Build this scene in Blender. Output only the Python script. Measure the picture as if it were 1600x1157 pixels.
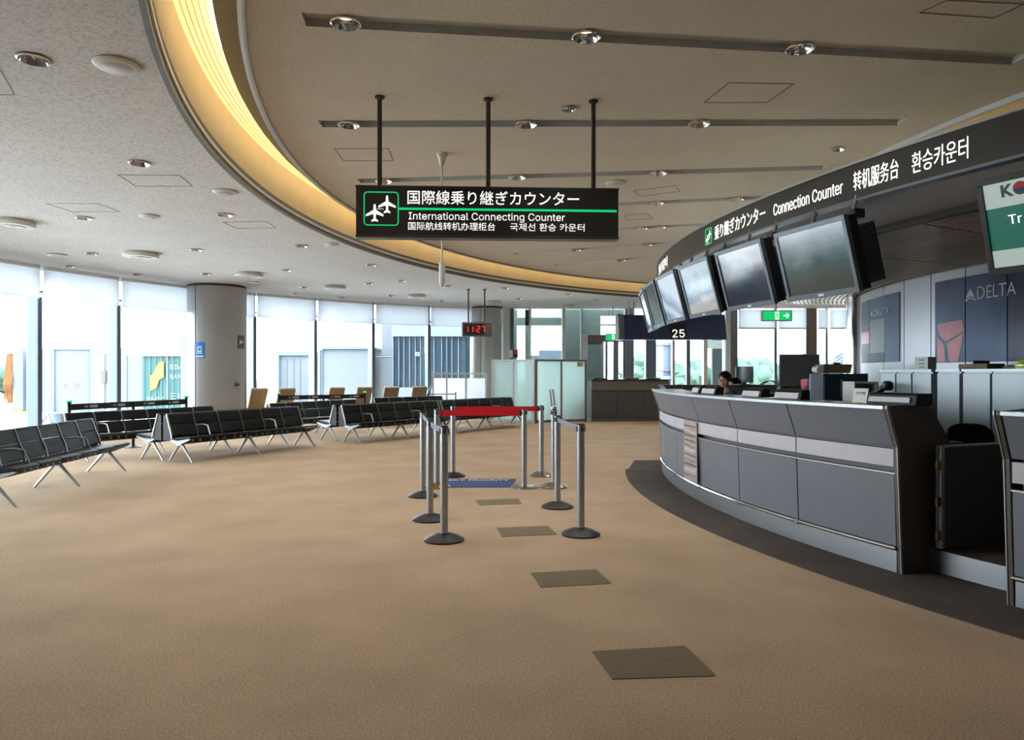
import bpy, bmesh, math, random
from math import sin, cos, pi, radians, degrees, hypot, atan2, sqrt
from mathutils import Matrix, Vector
random.seed(4)
for _o in list(bpy.data.objects):
    bpy.data.objects.remove(_o)
SC = bpy.context.scene
COL = SC.collection

# ------------------------------------------------------------------ camera, sky, exposure
F = 1120.0            # focal length in pixels of the 1600 px wide frame
EYE = 1.5
YH = 584.0            # row of the horizon
cd = bpy.data.cameras.new('camera')
cd.sensor_width = 36.0
cd.lens = F / 1600.0 * 36.0
cd.shift_y = (YH - 578.5) / 1600.0
cd.clip_end = 2000
cam = bpy.data.objects.new('camera', cd)
COL.objects.link(cam)
cam.location = (0, 0, EYE)
cam.rotation_euler = (pi / 2, 0, 0)
SC.camera = cam

SKY = 12.0
w = bpy.data.worlds.new('overcast_sky')
SC.world = w
w.use_nodes = True
bg = w.node_tree.nodes['Background']
bg.inputs[0].default_value = (0.88, 0.95, 1.0, 1)
bg.inputs[1].default_value = SKY
SC.view_settings.view_transform = 'Standard'
SC.view_settings.look = 'None'
SC.view_settings.exposure = 0.0
SC.view_settings.gamma = 1.0
SC.view_settings.use_curve_mapping = False
SC.cycles.use_denoising = True
SC.cycles.adaptive_threshold = 0.025
SC.cycles.max_bounces = 9
SC.cycles.diffuse_bounces = 5
SC.cycles.glossy_bounces = 4
SC.cycles.transmission_bounces = 8
SC.cycles.transparent_max_bounces = 16
SC.cycles.sample_clamp_indirect = 6.0
SC.cycles.caustics_reflective = False
SC.cycles.caustics_refractive = False

# ------------------------------------------------------------------ plan of the place
C1 = (9.9, 9.21);  R_COVE = 13.05        # round light cove in the ceiling
C2 = (12.8, 9.23); R_CTR = 10.64         # counter, its carpet border and the sign fascia
C3 = (3.78, 10.97); R_WIN = 14.47        # window wall
Z_CEIL = 3.75; Z_IN = 4.05
Y_FAR = 24.9
def at(px, py, Y): return ((px - 800) / F * Y, Y, EYE - (py - YH) / F * Y)
def on_floor(px, py, z=0.0):
    Y = F * (EYE - z) / (py - YH); return ((px - 800) / F * Y, Y)
def pol(C, R, a): return (C[0] + R * cos(radians(a)), C[1] + R * sin(radians(a)))
def ang(px, R, C=C2):
    t = (px - 800) / F; a = 1 + t * t; b = -2 * (t * C[0] + C[1]); c = C[0] ** 2 + C[1] ** 2 - R * R
    d = b * b - 4 * a * c
    Y = (-b - sqrt(max(d, 0))) / 2 / a
    return degrees(atan2(Y - C[1], t * Y - C[0])) % 360

# ------------------------------------------------------------------ materials
def lin(c):
    r = []
    for x in c[:3]:
        x = x / 255.0
        r.append(x / 12.92 if x <= 0.04045 else ((x + 0.055) / 1.055) ** 2.4)
    return (*r, 1)
def mat(name, col, rough=0.5, metal=0.0, var=0.06, scale=12.0, bump=0.0, bscale=None, stretch=None, spec=0.5, col2=None, detail=3.0):
    m = bpy.data.materials.new(name); m.use_nodes = True
    nt = m.node_tree; N = nt.nodes; L = nt.links
    p = N['Principled BSDF']
    p.inputs['Roughness'].default_value = rough; p.inputs['Metallic'].default_value = metal
    p.inputs['Specular IOR Level'].default_value = spec
    tc = N.new('ShaderNodeTexCoord'); mp = N.new('ShaderNodeMapping')
    if stretch: mp.inputs['Scale'].default_value = stretch
    L.new(tc.outputs['Object'], mp.inputs[0])
    nz = N.new('ShaderNodeTexNoise'); nz.inputs['Scale'].default_value = scale; nz.inputs['Detail'].default_value = detail
    L.new(mp.outputs[0], nz.inputs['Vector'])
    rp = N.new('ShaderNodeValToRGB')
    c = lin(col); d = lin(col2) if col2 else c
    rp.color_ramp.elements[0].position = 0.3; rp.color_ramp.elements[1].position = 0.7
    rp.color_ramp.elements[0].color = tuple(min(1, x * (1 - var)) for x in c[:3]) + (1,)
    rp.color_ramp.elements[1].color = tuple(min(1, x * (1 + var)) for x in d[:3]) + (1,)
    L.new(nz.outputs[0], rp.inputs[0]); L.new(rp.outputs[0], p.inputs['Base Color'])
    if bump:
        nb = N.new('ShaderNodeTexNoise'); nb.inputs['Scale'].default_value = bscale or scale * 8; nb.inputs['Detail'].default_value = 2
        L.new(mp.outputs[0], nb.inputs['Vector'])
        bp = N.new('ShaderNodeBump'); bp.inputs['Strength'].default_value = bump; bp.inputs['Distance'].default_value = 0.01
        L.new(nb.outputs[0], bp.inputs['Height']); L.new(bp.outputs[0], p.inputs['Normal'])
    return m
def emit(name, col, strength, base=(20, 20, 20)):
    m = mat(name, base, 0.4)
    p = m.node_tree.nodes['Principled BSDF']
    p.inputs['Emission Color'].default_value = lin(col); p.inputs['Emission Strength'].default_value = strength
    return m
def glass(name, tint, refl=0.06, rough=0.0, frost=0.0):
    m = bpy.data.materials.new(name); m.use_nodes = True
    nt = m.node_tree; N = nt.nodes; L = nt.links
    N.remove(N['Principled BSDF']); out = N['Material Output']
    tr = N.new('ShaderNodeBsdfTransparent'); tr.inputs[0].default_value = lin(tint)
    gl = N.new('ShaderNodeBsdfGlossy'); gl.inputs['Roughness'].default_value = rough; gl.inputs[0].default_value = (0.9, 0.95, 0.95, 1)
    fr = N.new('ShaderNodeFresnel'); fr.inputs[0].default_value = 1.35
    nz = N.new('ShaderNodeTexNoise'); nz.inputs['Scale'].default_value = 0.6
    mu = N.new('ShaderNodeMath'); mu.operation = 'MULTIPLY'; mu.inputs[1].default_value = refl / 0.06
    L.new(fr.outputs[0], mu.inputs[0])
    mx = N.new('ShaderNodeMixShader'); L.new(mu.outputs[0], mx.inputs[0]); L.new(tr.outputs[0], mx.inputs[1]); L.new(gl.outputs[0], mx.inputs[2])
    last = mx
    if frost:
        ts = N.new('ShaderNodeBsdfTranslucent'); df = N.new('ShaderNodeBsdfDiffuse')
        cr = N.new('ShaderNodeValToRGB'); t = lin(tint)
        cr.color_ramp.elements[0].color = tuple(x * 0.94 for x in t[:3]) + (1,); cr.color_ramp.elements[1].color = t
        L.new(nz.outputs[0], cr.inputs[0]); L.new(cr.outputs[0], ts.inputs[0]); L.new(cr.outputs[0], df.inputs[0])
        m2 = N.new('ShaderNodeMixShader'); m2.inputs[0].default_value = 0.18; L.new(ts.outputs[0], m2.inputs[1]); L.new(df.outputs[0], m2.inputs[2])
        m3 = N.new('ShaderNodeMixShader'); m3.inputs[0].default_value = frost; L.new(mx.outputs[0], m3.inputs[1]); L.new(m2.outputs[0], m3.inputs[2])
        last = m3
    L.new(last.outputs[0], out.inputs[0])
    return m

def carpet(name, a, b, scale):
    m = mat(name, a, 0.95, 0, 0.05, scale, 0.5, 260, col2=b, spec=0.1, detail=6)
    nt = m.node_tree; N = nt.nodes; L = nt.links; p = N['Principled BSDF']
    src = p.inputs['Base Color'].links[0].from_socket
    tc = N.new('ShaderNodeTexCoord')
    fine = N.new('ShaderNodeTexNoise'); fine.inputs['Scale'].default_value = 95; fine.inputs['Detail'].default_value = 2
    L.new(tc.outputs['Object'], fine.inputs['Vector'])
    mr = N.new('ShaderNodeMapRange'); mr.inputs[1].default_value = 0.3; mr.inputs[2].default_value = 0.7; mr.inputs[3].default_value = 0.72; mr.inputs[4].default_value = 1.25
    L.new(fine.outputs[0], mr.inputs[0])
    mx = N.new('ShaderNodeVectorMath'); mx.operation = 'SCALE'
    L.new(src, mx.inputs[0]); L.new(mr.outputs[0], mx.inputs['Scale']); L.new(mx.outputs[0], p.inputs['Base Color'])
    return m
def speckle(name, col, dark):
    m = mat(name, col, 0.9, 0, 0.03, 2.0, 0.0, spec=0.2)
    nt = m.node_tree; N = nt.nodes; L = nt.links; p = N['Principled BSDF']
    src = p.inputs['Base Color'].links[0].from_socket
    tc = N.new('ShaderNodeTexCoord'); nz = N.new('ShaderNodeTexNoise'); nz.inputs['Scale'].default_value = 42; nz.inputs['Detail'].default_value = 3; nz.inputs['Roughness'].default_value = 0.7
    L.new(tc.outputs['Object'], nz.inputs['Vector'])
    mr = N.new('ShaderNodeMapRange'); mr.inputs[1].default_value = 0.40; mr.inputs[2].default_value = 0.50; mr.inputs[3].default_value = dark; mr.inputs[4].default_value = 1.0
    L.new(nz.outputs[0], mr.inputs[0])
    mx = N.new('ShaderNodeVectorMath'); mx.operation = 'SCALE'
    L.new(src, mx.inputs[0]); L.new(mr.outputs[0], mx.inputs['Scale']); L.new(mx.outputs[0], p.inputs['Base Color'])
    return m
M = dict(
 carpet=carpet('carpet_tan', (182, 158, 132), (190, 165, 139), 1.3),
 carpet_dark=carpet('carpet_charcoal', (88, 80, 76), (98, 90, 86), 2.0),
 carpet_olive=mat('carpet_olive', (128, 116, 94), 0.95, 0, 0.16, 9, 0.4, 200, stretch=(0.6, 14, 1), spec=0.1),
 ceil=speckle('ceiling_board', (224, 225, 226), 0.72),
 ceil_in=speckle('ceiling_board_warm_lit', (214, 206, 190), 0.86),  # same board as the outer ceiling, dim warm light mixed into its colour
 rim=mat('rim_metal', (104, 106, 108), 0.45, 0.3, 0.05),
 rim_lt=mat('rim_light', (205, 207, 208), 0.4, 0.2, 0.03),
 cove=mat('cove_plaster', (226, 208, 172), 0.7, 0, 0.04, 3),
 cove_lamp=emit('cove_lamp', (255, 226, 158), 0.9, (240, 225, 190)),
 trough=mat('trough_grey', (196, 195, 190), 0.6, 0.1, 0.04),
 chrome=mat('chrome', (225, 225, 225), 0.12, 1.0, 0.02),
 steel=mat('brushed_steel', (172, 176, 180), 0.32, 0.9, 0.06, 6, 0.05, 90, stretch=(1, 1, 14)),
 steel_d=mat('dark_steel', (120, 124, 128), 0.35, 0.85, 0.06),
 alum=mat('aluminium', (170, 174, 178), 0.40, 0.75, 0.04),
 gold=mat('tarnished_brass', (176, 140, 84), 0.25, 0.95, 0.1),
 white=mat('white_paint', (226, 228, 228), 0.5, 0, 0.02),
 offwhite=mat('white_plastic', (216, 216, 208), 0.5, 0, 0.03),
 lamp=emit('lamp_glow', (255, 240, 205), 2.2, (230, 230, 220)),
 pillar=mat('pillar_paint', (176, 176, 174), 0.32, 0.15, 0.02, 3),
 seam=mat('seam_dark', (60, 60, 60), 0.7),
 mullion=mat('mullion_grey', (128, 142, 162), 0.4, 0.35, 0.03),
 mullion_d=mat('mullion_dark', (104, 114, 132), 0.4, 0.4, 0.04),
 pane=glass('window_glass', (250, 253, 254)),
 pane_g=glass('green_glass', (222, 232, 230), 0.10),
 frost=glass('frosted_glass', (236, 248, 247), 0.06, 0.3, 0.80),
 frost_w=glass('white_acrylic', (250, 251, 252), 0.06, 0.3, 0.90),
 leather=mat('black_leather', (20, 22, 23), 0.50, 0, 0.12, 25, 0.12, 160, spec=0.25),
 leather_s=mat('seat_side_grey', (40, 41, 42), 0.6, 0, 0.05),
 black=mat('black_plastic', (22, 23, 25), 0.4, 0, 0.1),
 rubber=mat('black_rubber', (20, 20, 21), 0.42, 0, 0.1, 20),
 lam=mat('counter_laminate', (114, 119, 130), 0.38, 0, 0.04, 5, 0.02, 80),
 lam_d=mat('counter_end_brown', (88, 82, 78), 0.42, 0, 0.08, 30, 0.04, 120),
 lam_lt=mat('counter_strip_light', (196, 194, 202), 0.4, 0, 0.03),
 top=mat('counter_top_stone', (120, 122, 126), 0.36, 0.0, 0.08, 40, spec=0.3),
 door=mat('low_door_grey', (70, 72, 74), 0.45, 0, 0.05),
 band=mat('fascia_metal', (74, 72, 70), 0.32, 0.55, 0.06, 4, stretch=(1, 1, 10)),
 soffit=mat('soffit_grey', (186, 184, 182), 0.5, 0.2, 0.04),
 slat=mat('slat_alum', (172, 150, 118), 0.35, 0.6, 0.08),
 slat_d=mat('slat_frame', (72, 68, 62), 0.5, 0.3, 0.05),
 sign=mat('sign_black', (34, 33, 32), 0.45, 0, 0.06),
 letter=emit('letter_white', (255, 255, 250), 1.0, (235, 235, 235)),
 letter_flat=mat('letter_print', (232, 234, 236), 0.5, 0, 0.02),
 green_line=emit('sign_green', (0, 214, 124), 0.9, (0, 120, 70)),
 exit=emit('exit_green', (20, 205, 110), 1.0, (0, 120, 60)),
 red_led=emit('red_led', (255, 50, 40), 1.4, (90, 8, 8)),
 screen=mat('screen_off', (38, 48, 56), 0.10, 0, 0.1, 1.5, spec=0.9),
 bezel=mat('bezel_grey', (104, 112, 122), 0.35, 0.4, 0.04),
 navy=mat('navy_panel', (44, 56, 96), 0.3, 0, 0.08, 2),
 wallp=mat('wall_panel_silver', (196, 198, 206), 0.33, 0.25, 0.03, 2),
 cab=mat('cabinet_grey', (176, 186, 192), 0.38, 0.2, 0.04, 3),
 poster=mat('poster_blue', (72, 92, 132), 0.40, 0, 0.10, 1.2, spec=0.35, col2=(92, 112, 148)),
 poster_d=mat('poster_navy', (36, 48, 84), 0.40, 0, 0.08),
 poster_g=mat('poster_grey', (128, 138, 144), 0.40, 0, 0.1),
 poster_r=mat('poster_red', (178, 74, 84), 0.3, 0, 0.10),
 belt_red=mat('belt_red', (204, 8, 30), 0.7, 0, 0.05, 60),
 belt_grey=mat('belt_grey', (124, 130, 146), 0.7, 0, 0.05, 60),
 belt_blk=mat('belt_black', (26, 28, 30), 0.7, 0, 0.08, 60),
 mat_navy=mat('mat_navy', (48, 66, 116), 0.85, 0, 0.08, 40),
 beige=mat('beige_leather', (176, 152, 116), 0.5, 0, 0.04),
 counter_far=mat('gate_counter', (84, 82, 80), 0.45, 0, 0.05),
 counter_far_t=mat('gate_counter_top', (122, 114, 104), 0.4, 0.1, 0.05),
 teal=mat('dark_teal', (26, 46, 60), 0.55, 0, 0.06),
 board=mat('partition_grey', (104, 102, 108), 0.8, 0, 0.04, 40),
 card=mat('cardboard', (132, 112, 88), 0.8, 0, 0.06),
 bluebox=mat('blue_stand', (96, 136, 188), 0.5, 0, 0.05),
 red=mat('red_paint', (190, 28, 44), 0.45, 0, 0.05),
 yellow=mat('hi_vis_yellow', (206, 222, 20), 0.6, 0, 0.05),
 skin=mat('skin', (196, 150, 124), 0.55, 0, 0.04, 20),
 hair=mat('black_hair', (22, 18, 16), 0.45, 0, 0.2, 60),
 cloth=mat('blue_grey_cloth', (72, 78, 98), 0.8, 0, 0.08, 40),
 trouser=mat('dark_cloth', (36, 38, 48), 0.85, 0, 0.08, 40),
 apron=mat('apron_concrete', (196, 196, 194), 0.9, 0, 0.08, 0.2),
 grass=mat('grass', (100, 108, 71), 0.95, 0, 0.2, 0.3),
 tree=mat('tree_green', (64, 90, 78), 0.9, 0, 0.3, 0.35, col2=(82, 109, 97)),
 jet_white=mat('jetbridge_white', (96, 103, 109), 0.6, 0, 0.03, 1),
 jet_blue=mat('jetbridge_pale_blue', (95, 107, 120), 0.6, 0, 0.04, 1),
 jet_teal=mat('jetbridge_teal', (44, 83, 83), 0.5, 0, 0.06, 1),
 jet_yel=mat('logo_yellow', (119, 125, 44), 0.5, 0, 0.03),
 canvas=mat('orange_canvas', (115, 71, 35), 0.8, 0, 0.25, 3, stretch=(8, 8, 0.6)),
 dglass=mat('far_dark_glass', (52, 66, 76), 0.12, 0.1, 0.2, 0.6),
 blind=None, sticker=mat('sticker_blue', (40, 140, 214), 0.5, 0, 0.03),
 vest=mat('vestibule_grey', (74, 81, 79), 0.6, 0, 0.05),
 white_out=mat('white_outdoor', (127, 129, 129), 0.6, 0, 0.02),
 rearbox=mat('rear_box_slate', (70, 78, 90), 0.45, 0.1, 0.05),
 post_steel=mat('post_steel', (166, 168, 170), 0.34, 0.85, 0.05, 6),
 base_steel=mat('base_steel', (150, 150, 148), 0.24, 0.9, 0.05, 6),
 tube=emit('cove_tube', (255, 230, 186), 10.0, (240, 225, 190)),
 gscreen=emit('screen_green', (0, 112, 92), 0.55, (0, 50, 40)),
 gscreen_l=emit('screen_pale', (196, 212, 206), 0.6, (90, 95, 90)),
)
def blind_mat():
    m = bpy.data.materials.new('roller_blind'); m.use_nodes = True
    nt = m.node_tree; N = nt.nodes; L = nt.links; N.remove(N['Principled BSDF'])
    nz = N.new('ShaderNodeTexNoise'); nz.inputs['Scale'].default_value = 180
    cr = N.new('ShaderNodeValToRGB'); cr.color_ramp.elements[0].color = (0.84, 0.87, 0.91, 1); cr.color_ramp.elements[1].color = (0.88, 0.91, 0.95, 1)
    L.new(nz.outputs[0], cr.inputs[0])
    t = N.new('ShaderNodeBsdfTranslucent'); d = N.new('ShaderNodeBsdfDiffuse'); mx = N.new('ShaderNodeMixShader'); mx.inputs[0].default_value = 0.47
    L.new(cr.outputs[0], t.inputs[0]); L.new(cr.outputs[0], d.inputs[0]); L.new(t.outputs[0], mx.inputs[1]); L.new(d.outputs[0], mx.inputs[2])
    L.new(mx.outputs[0], N['Material Output'].inputs[0])
    return m
M['blind'] = blind_mat()

# ------------------------------------------------------------------ mesh helpers
MW = {}
def thing(name, label, cat, loc=(0, 0, 0), rz=0.0, group=None, kind=None):
    o = bpy.data.objects.new(name, None); COL.objects.link(o)
    o.empty_display_size = 0.1
    o.location = loc; o.rotation_euler = (0, 0, rz)
    MW[o.name] = Matrix.Translation(loc) @ Matrix.Rotation(rz, 4, 'Z')
    tag(o, label, cat, group, kind)
    return o
def tag(o, label=None, cat=None, group=None, kind=None):
    if label: o['label'] = label
    if cat: o['category'] = cat
    if group: o['group'] = group
    if kind: o['kind'] = kind
    return o
def struct(o): o['kind'] = 'structure'; return o
class MB:
    def __init__(s): s.v = []; s.f = []
    def add(s, v, f):
        b = len(s.v); s.v += [tuple(p) for p in v]; s.f += [tuple(i + b for i in q) for q in f]; return s
    def box(s, c, d, rz=0.0, rx=0.0, ry=0.0):
        x, y, z = d[0] / 2, d[1] / 2, d[2] / 2
        R = Matrix.Rotation(rz, 3, 'Z') @ Matrix.Rotation(ry, 3, 'Y') @ Matrix.Rotation(rx, 3, 'X')
        pts = [R @ Vector((i * x, j * y, k * z)) + Vector(c) for k in (-1, 1) for (i, j) in ((-1, -1), (1, -1), (1, 1), (-1, 1))]
        return s.add(pts, [(3, 2, 1, 0), (4, 5, 6, 7), (0, 1, 5, 4), (1, 2, 6, 5), (2, 3, 7, 6), (3, 0, 4, 7)])
    def bar(s, a, b, wd, z0, z1):      # upright slab between two plan points
        dx, dy = b[0] - a[0], b[1] - a[1]; l = hypot(dx, dy)
        return s.box(((a[0] + b[0]) / 2, (a[1] + b[1]) / 2, (z0 + z1) / 2), (l, wd, z1 - z0), atan2(dy, dx))
    def prism(s, poly, z0, z1):
        n = len(poly)
        v = [(p[0], p[1], z0) for p in poly] + [(p[0], p[1], z1) for p in poly]
        return s.add(v, [tuple(range(n))[::-1], tuple(range(n, 2 * n))] + [(i, (i + 1) % n, n + (i + 1) % n, n + i) for i in range(n)])
    def xprism(s, prof, x0, x1):       # profile in (y, z), run along x
        n = len(prof)
        v = [(x0, p[0], p[1]) for p in prof] + [(x1, p[0], p[1]) for p in prof]
        return s.add(v, [tuple(range(n))[::-1], tuple(range(n, 2 * n))] + [(i, (i + 1) % n, n + (i + 1) % n, n + i) for i in range(n)])
    def lathe(s, prof, n=20, c=(0, 0, 0), cap=True):
        v = []; f = []
        for r, z in prof:
            for i in range(n):
                a = 2 * pi * i / n; v.append((c[0] + r * cos(a), c[1] + r * sin(a), c[2] + z))
        for k in range(len(prof) - 1):
            for i in range(n):
                j = (i + 1) % n; f.append((k * n + i, k * n + j, (k + 1) * n + j, (k + 1) * n + i))
        if cap:
            f.append(tuple(range(n))[::-1]); f.append(tuple(range((len(prof) - 1) * n, len(prof) * n)))
        return s.add(v, f)
    def tube(s, pts, r, n=8):
        pts = [Vector(p) for p in pts]; v = []; f = []
        rr = r if isinstance(r, (list, tuple)) else [r] * len(pts)
        for i, p in enumerate(pts):
            t = (pts[min(i + 1, len(pts) - 1)] - pts[max(i - 1, 0)]).normalized()
            u = t.cross(Vector((0, 0, 1)))
            if u.length < 1e-4: u = t.cross(Vector((1, 0, 0)))
            u.normalize(); q = t.cross(u)
            for k in range(n):
                a = 2 * pi * k / n; v.append(p + (u * cos(a) + q * sin(a)) * rr[i])
        for i in range(len(pts) - 1):
            for k in range(n):
                j = (k + 1) % n; f.append((i * n + k, (i + 1) * n + k, (i + 1) * n + j, i * n + j))
        f.append(tuple(range(n))); f.append(tuple(range((len(pts) - 1) * n, len(pts) * n))[::-1])
        return s.add(v, f)
    def sweep(s, prof, C, a0, a1, n=None, cap=True, closed=True):   # profile (r, z) round a centre
        n = n or max(2, int(abs(a1 - a0) / 1.0)); k = len(prof); v = []; f = []
        for i in range(n + 1):
            a = radians(a0 + (a1 - a0) * i / n)
            for r, z in prof: v.append((C[0] + r * cos(a), C[1] + r * sin(a), z))
        for i in range(n):
            for j in range(k if closed else k - 1):
                l = (j + 1) % k; f.append((i * k + j, (i + 1) * k + j, (i + 1) * k + l, i * k + l))
        if cap and closed:
            f.append(tuple(range(k))); f.append(tuple(range(n * k, n * k + k))[::-1])
        return s.add(v, f)
    def build(s, name, m, parent=None, smooth=False, bevel=0.0, label=None, group=None, seg=2):
        me = bpy.data.meshes.new(name)
        v = s.v
        if parent is not None:
            I = MW[parent.name].inverted(); v = [tuple(I @ Vector(p)) for p in v]
        me.from_pydata([tuple(p) for p in v], [], s.f)
        bm = bmesh.new(); bm.from_mesh(me); bmesh.ops.recalc_face_normals(bm, faces=bm.faces[:]); bm.to_mesh(me); bm.free()
        return link(name, me, m, parent, smooth, bevel, label, group, seg)
def link(name, me, m, parent=None, smooth=False, bevel=0.0, label=None, group=None, seg=2):
    o = bpy.data.objects.new(name, me); COL.objects.link(o)
    me.materials.append(M[m] if isinstance(m, str) else m)
    if smooth:
        for p in me.polygons: p.use_smooth = True
        me.set_sharp_from_angle(angle=radians(38))
    if parent is not None:
        o.parent = parent; MW[o.name] = MW[parent.name]
    else:
        MW[o.name] = Matrix.Identity(4)
    if bevel:
        b = o.modifiers.new('bevel', 'BEVEL'); b.width = bevel; b.segments = seg; b.limit_method = 'ANGLE'; b.angle_limit = radians(40)
    if label: o['label'] = label
    if group: o['group'] = group
    return o
def copy_tree(o, loc=None, rz=None, label=None, parent=None):
    c = o.copy(); COL.objects.link(c)
    if parent is not None: c.parent = parent
    if loc is not None: c.location = loc
    if rz is not None: c.rotation_euler = (0, 0, rz)
    if label: c['label'] = label
    for ch in list(o.children): copy_tree(ch, parent=c)
    return c
def flat(name, loops, z, m, parent=None):      # filled plan outline with holes, facing down or up
    cu = bpy.data.curves.new(name, 'CURVE'); cu.dimensions = '2D'; cu.fill_mode = 'BOTH'
    for lp in loops:
        s = cu.splines.new('POLY'); s.points.add(len(lp) - 1); s.use_cyclic_u = True
        for i, p in enumerate(lp): s.points[i].co = (p[0], p[1], 0, 1)
    t = bpy.data.objects.new(name, cu); COL.objects.link(t); bpy.context.view_layer.update()
    me = bpy.data.meshes.new_from_object(t.evaluated_get(bpy.context.evaluated_depsgraph_get()))
    bpy.data.objects.remove(t)
    for v in me.vertices: v.co.z = z
    me.materials.clear(); me.name = name
    return link(name, me, m, parent)
FONT_SANS = None
try:
    import os
    FONT_SANS = bpy.data.fonts.load(os.path.join(bpy.utils.resource_path('LOCAL'), 'datafiles', 'fonts', 'Inter.woff2'))
except Exception:
    FONT_SANS = None
def glyphs(body, size, extrude=0.0, align='LEFT', width=None, bold=0.0):
    cu = bpy.data.curves.new('t', 'FONT'); cu.body = body; cu.size = size; cu.extrude = extrude; cu.align_x = align
    cu.resolution_u = 3; cu.offset = bold * size
    if FONT_SANS and all(ord(ch) < 128 for ch in body) and not set(body) & set('DK'): cu.font = FONT_SANS
    t = bpy.data.objects.new('t', cu); COL.objects.link(t); bpy.context.view_layer.update()
    me = bpy.data.meshes.new_from_object(t.evaluated_get(bpy.context.evaluated_depsgraph_get()))
    bpy.data.objects.remove(t)
    if width:
        xs = [v.co.x for v in me.vertices]; x0, x1 = min(xs), max(xs)
        for v in me.vertices: v.co.x = (v.co.x - x0) * width / (x1 - x0)
    me.materials.clear()
    return me
def text_on(body, size, origin, u, v, m, parent, name='lettering', extrude=0.002, width=None, align='LEFT', bold=0.0):
    me = glyphs(body, size, extrude, align, width, bold)
    u = Vector(u).normalized(); v = Vector(v).normalized(); n = u.cross(v); o = Vector(origin)
    I = MW[parent.name].inverted() if parent is not None else Matrix.Identity(4)
    for p in me.vertices: p.co = I @ (o + u * p.co.x + v * p.co.y + n * p.co.z)
    return link(name, me, m, parent)
def text_arc(body, size, C, R, a0, a1, z, m, parent, name='lettering'):
    me = glyphs(body, size, 0.003, 'LEFT', radians(a1 - a0) * R, -0.002)
    I = MW[parent.name].inverted()
    for p in me.vertices:
        a = radians(a0) + p.co.x / R; r = R + p.co.z
        p.co = I @ Vector((C[0] + r * cos(a), C[1] + r * sin(a), z + p.co.y))
    return link(name, me, m, parent)
ORD = ['first', 'second', 'third', 'fourth', 'fifth', 'sixth', 'seventh', 'eighth', 'ninth', 'tenth', 'eleventh', 'twelfth', 'thirteenth', 'fourteenth', 'fifteenth', 'sixteenth', 'seventeenth', 'eighteenth', 'nineteenth', 'twentieth', 'twenty-first', 'twenty-second', 'twenty-third', 'twenty-fourth', 'twenty-fifth', 'twenty-sixth']
# ------------------------------------------------------------------ shell: floor, ceilings, cove
WSTEP = 7.75
def win_a(k): return 163.8 - WSTEP * k
K0, K1 = -6, 7
ring = [pol(C3, R_WIN, win_a(K1) + i * (256.0 - win_a(K1)) / 90) for i in range(91)]
OUTLINE = ring + [(16, -3.1), (16, Y_FAR), (-0.3, Y_FAR)]
fl = struct(flat('floor', [OUTLINE], 0.0, 'carpet')); fl['label'] = 'tan carpet floor of the departure hall'
bd = MB(); bp = [pol(C2, 11.2, a) for a in range(165, 236)]
tip = [(2.57, 12.35), (2.11, 12.35), (1.84, 11.28)]
border = [p for p in bp if p[1] < 11.2]
bd.prism([(4.6, 12.35)] + tip + border + [(9.0, 1.0), (9.0, 12.35)], 0.0, 0.006)
b_ = bd.build('floor_border', 'carpet_dark'); struct(b_); b_['label'] = 'charcoal carpet border along the foot of the counter'
for q in ([(0.43, 3.86), (0.95, 3.94), (1.01, 3.55), (0.49, 3.51)], [(0.14, 5.38), (0.64, 5.48), (0.71, 5.11), (0.20, 5.02)],
          [(-0.15, 6.95), (0.35, 7.04), (0.42, 6.67), (-0.09, 6.57)], [(-0.43, 8.47), (0.07, 8.59), (0.11, 8.24), (-0.37, 8.15)]):
    MB().prism(q, 0.0, 0.004).build('carpet_tile', 'carpet_olive', fl)

def X(px, Y=Y_FAR): return (px - 800) / F * Y
def cpt(px, py, z): Y = F * (z - EYE) / (YH - py); return (X(px, Y), Y)
wl_ = [(53, 91, 66), (218, 254, 43), (131, 340, 33), (351, 335, 31), (143, 396, 27), (306, 390, 24), (108, 416, 19), (214, 429, 16), (321, 428, 16), (471, 384, 26), (447, 422, 20), (580, 414, 20), (475, 449, 14), (576, 443, 15), (627, 439, 14), (610, 462, 12), (534, 465, 12), (462, 459, 12),
       (789, 450, 12), (810, 467, 11), (888, 460, 11), (931, 469, 10), (826, 483, 9), (700, 447, 12), (690, 470, 10)]
wl_.sort(key=lambda q: q[1])
def ring16(c, r): return [(c[0] + r * cos(2 * pi * i / 16), c[1] + r * sin(2 * pi * i / 16)) for i in range(16)]
ceil_hole = [pol(C1, R_COVE, a) for a in range(67, 294, 1)]
ce = struct(flat('ceiling', [OUTLINE, ceil_hole] + [ring16(cpt(q[0], q[1], Z_CEIL), .095) for q in wl_], Z_CEIL, 'ceil'))
roof = struct(flat('roof_slab', [[pol(C3, R_WIN + 0.05, win_a(K1) + i * (256.0 - win_a(K1)) / 60) for i in range(61)] + [(16.2, -3.3), (16.2, Y_FAR + 0.2), (-0.3, Y_FAR + 0.2)]], 4.75, 'trough'))
def strip(a, b, wd):
    dx, dy = b[0] - a[0], b[1] - a[1]; l = hypot(dx, dy); nx, ny = -dy / l * wd / 2, dx / l * wd / 2
    return [(a[0] + nx, a[1] + ny), (a[0] - nx, a[1] - ny), (b[0] - nx, b[1] - ny), (b[0] + nx, b[1] + ny)]
GROOVES = [((-1.5, 5.16), (4.13, 5.82)), ((-1.96, 7.32), (3.96, 7.27)), ((-2.03, 9.49), (3.88, 8.87)), ((-1.4, 11.42), (3.7, 10.35)),
           ((-1.09, 13.5), (3.6, 12.15)), ((0.05, 15.3), (3.3, 13.85)), ((1.0, 16.9), (3.2, 15.6))]
inner_loop = [pol(C1, 12.5, a) for a in range(66, 295, 1)]
core_hole = [pol(C2, 8.6, a) for a in range(76, 285, 2)]
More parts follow.
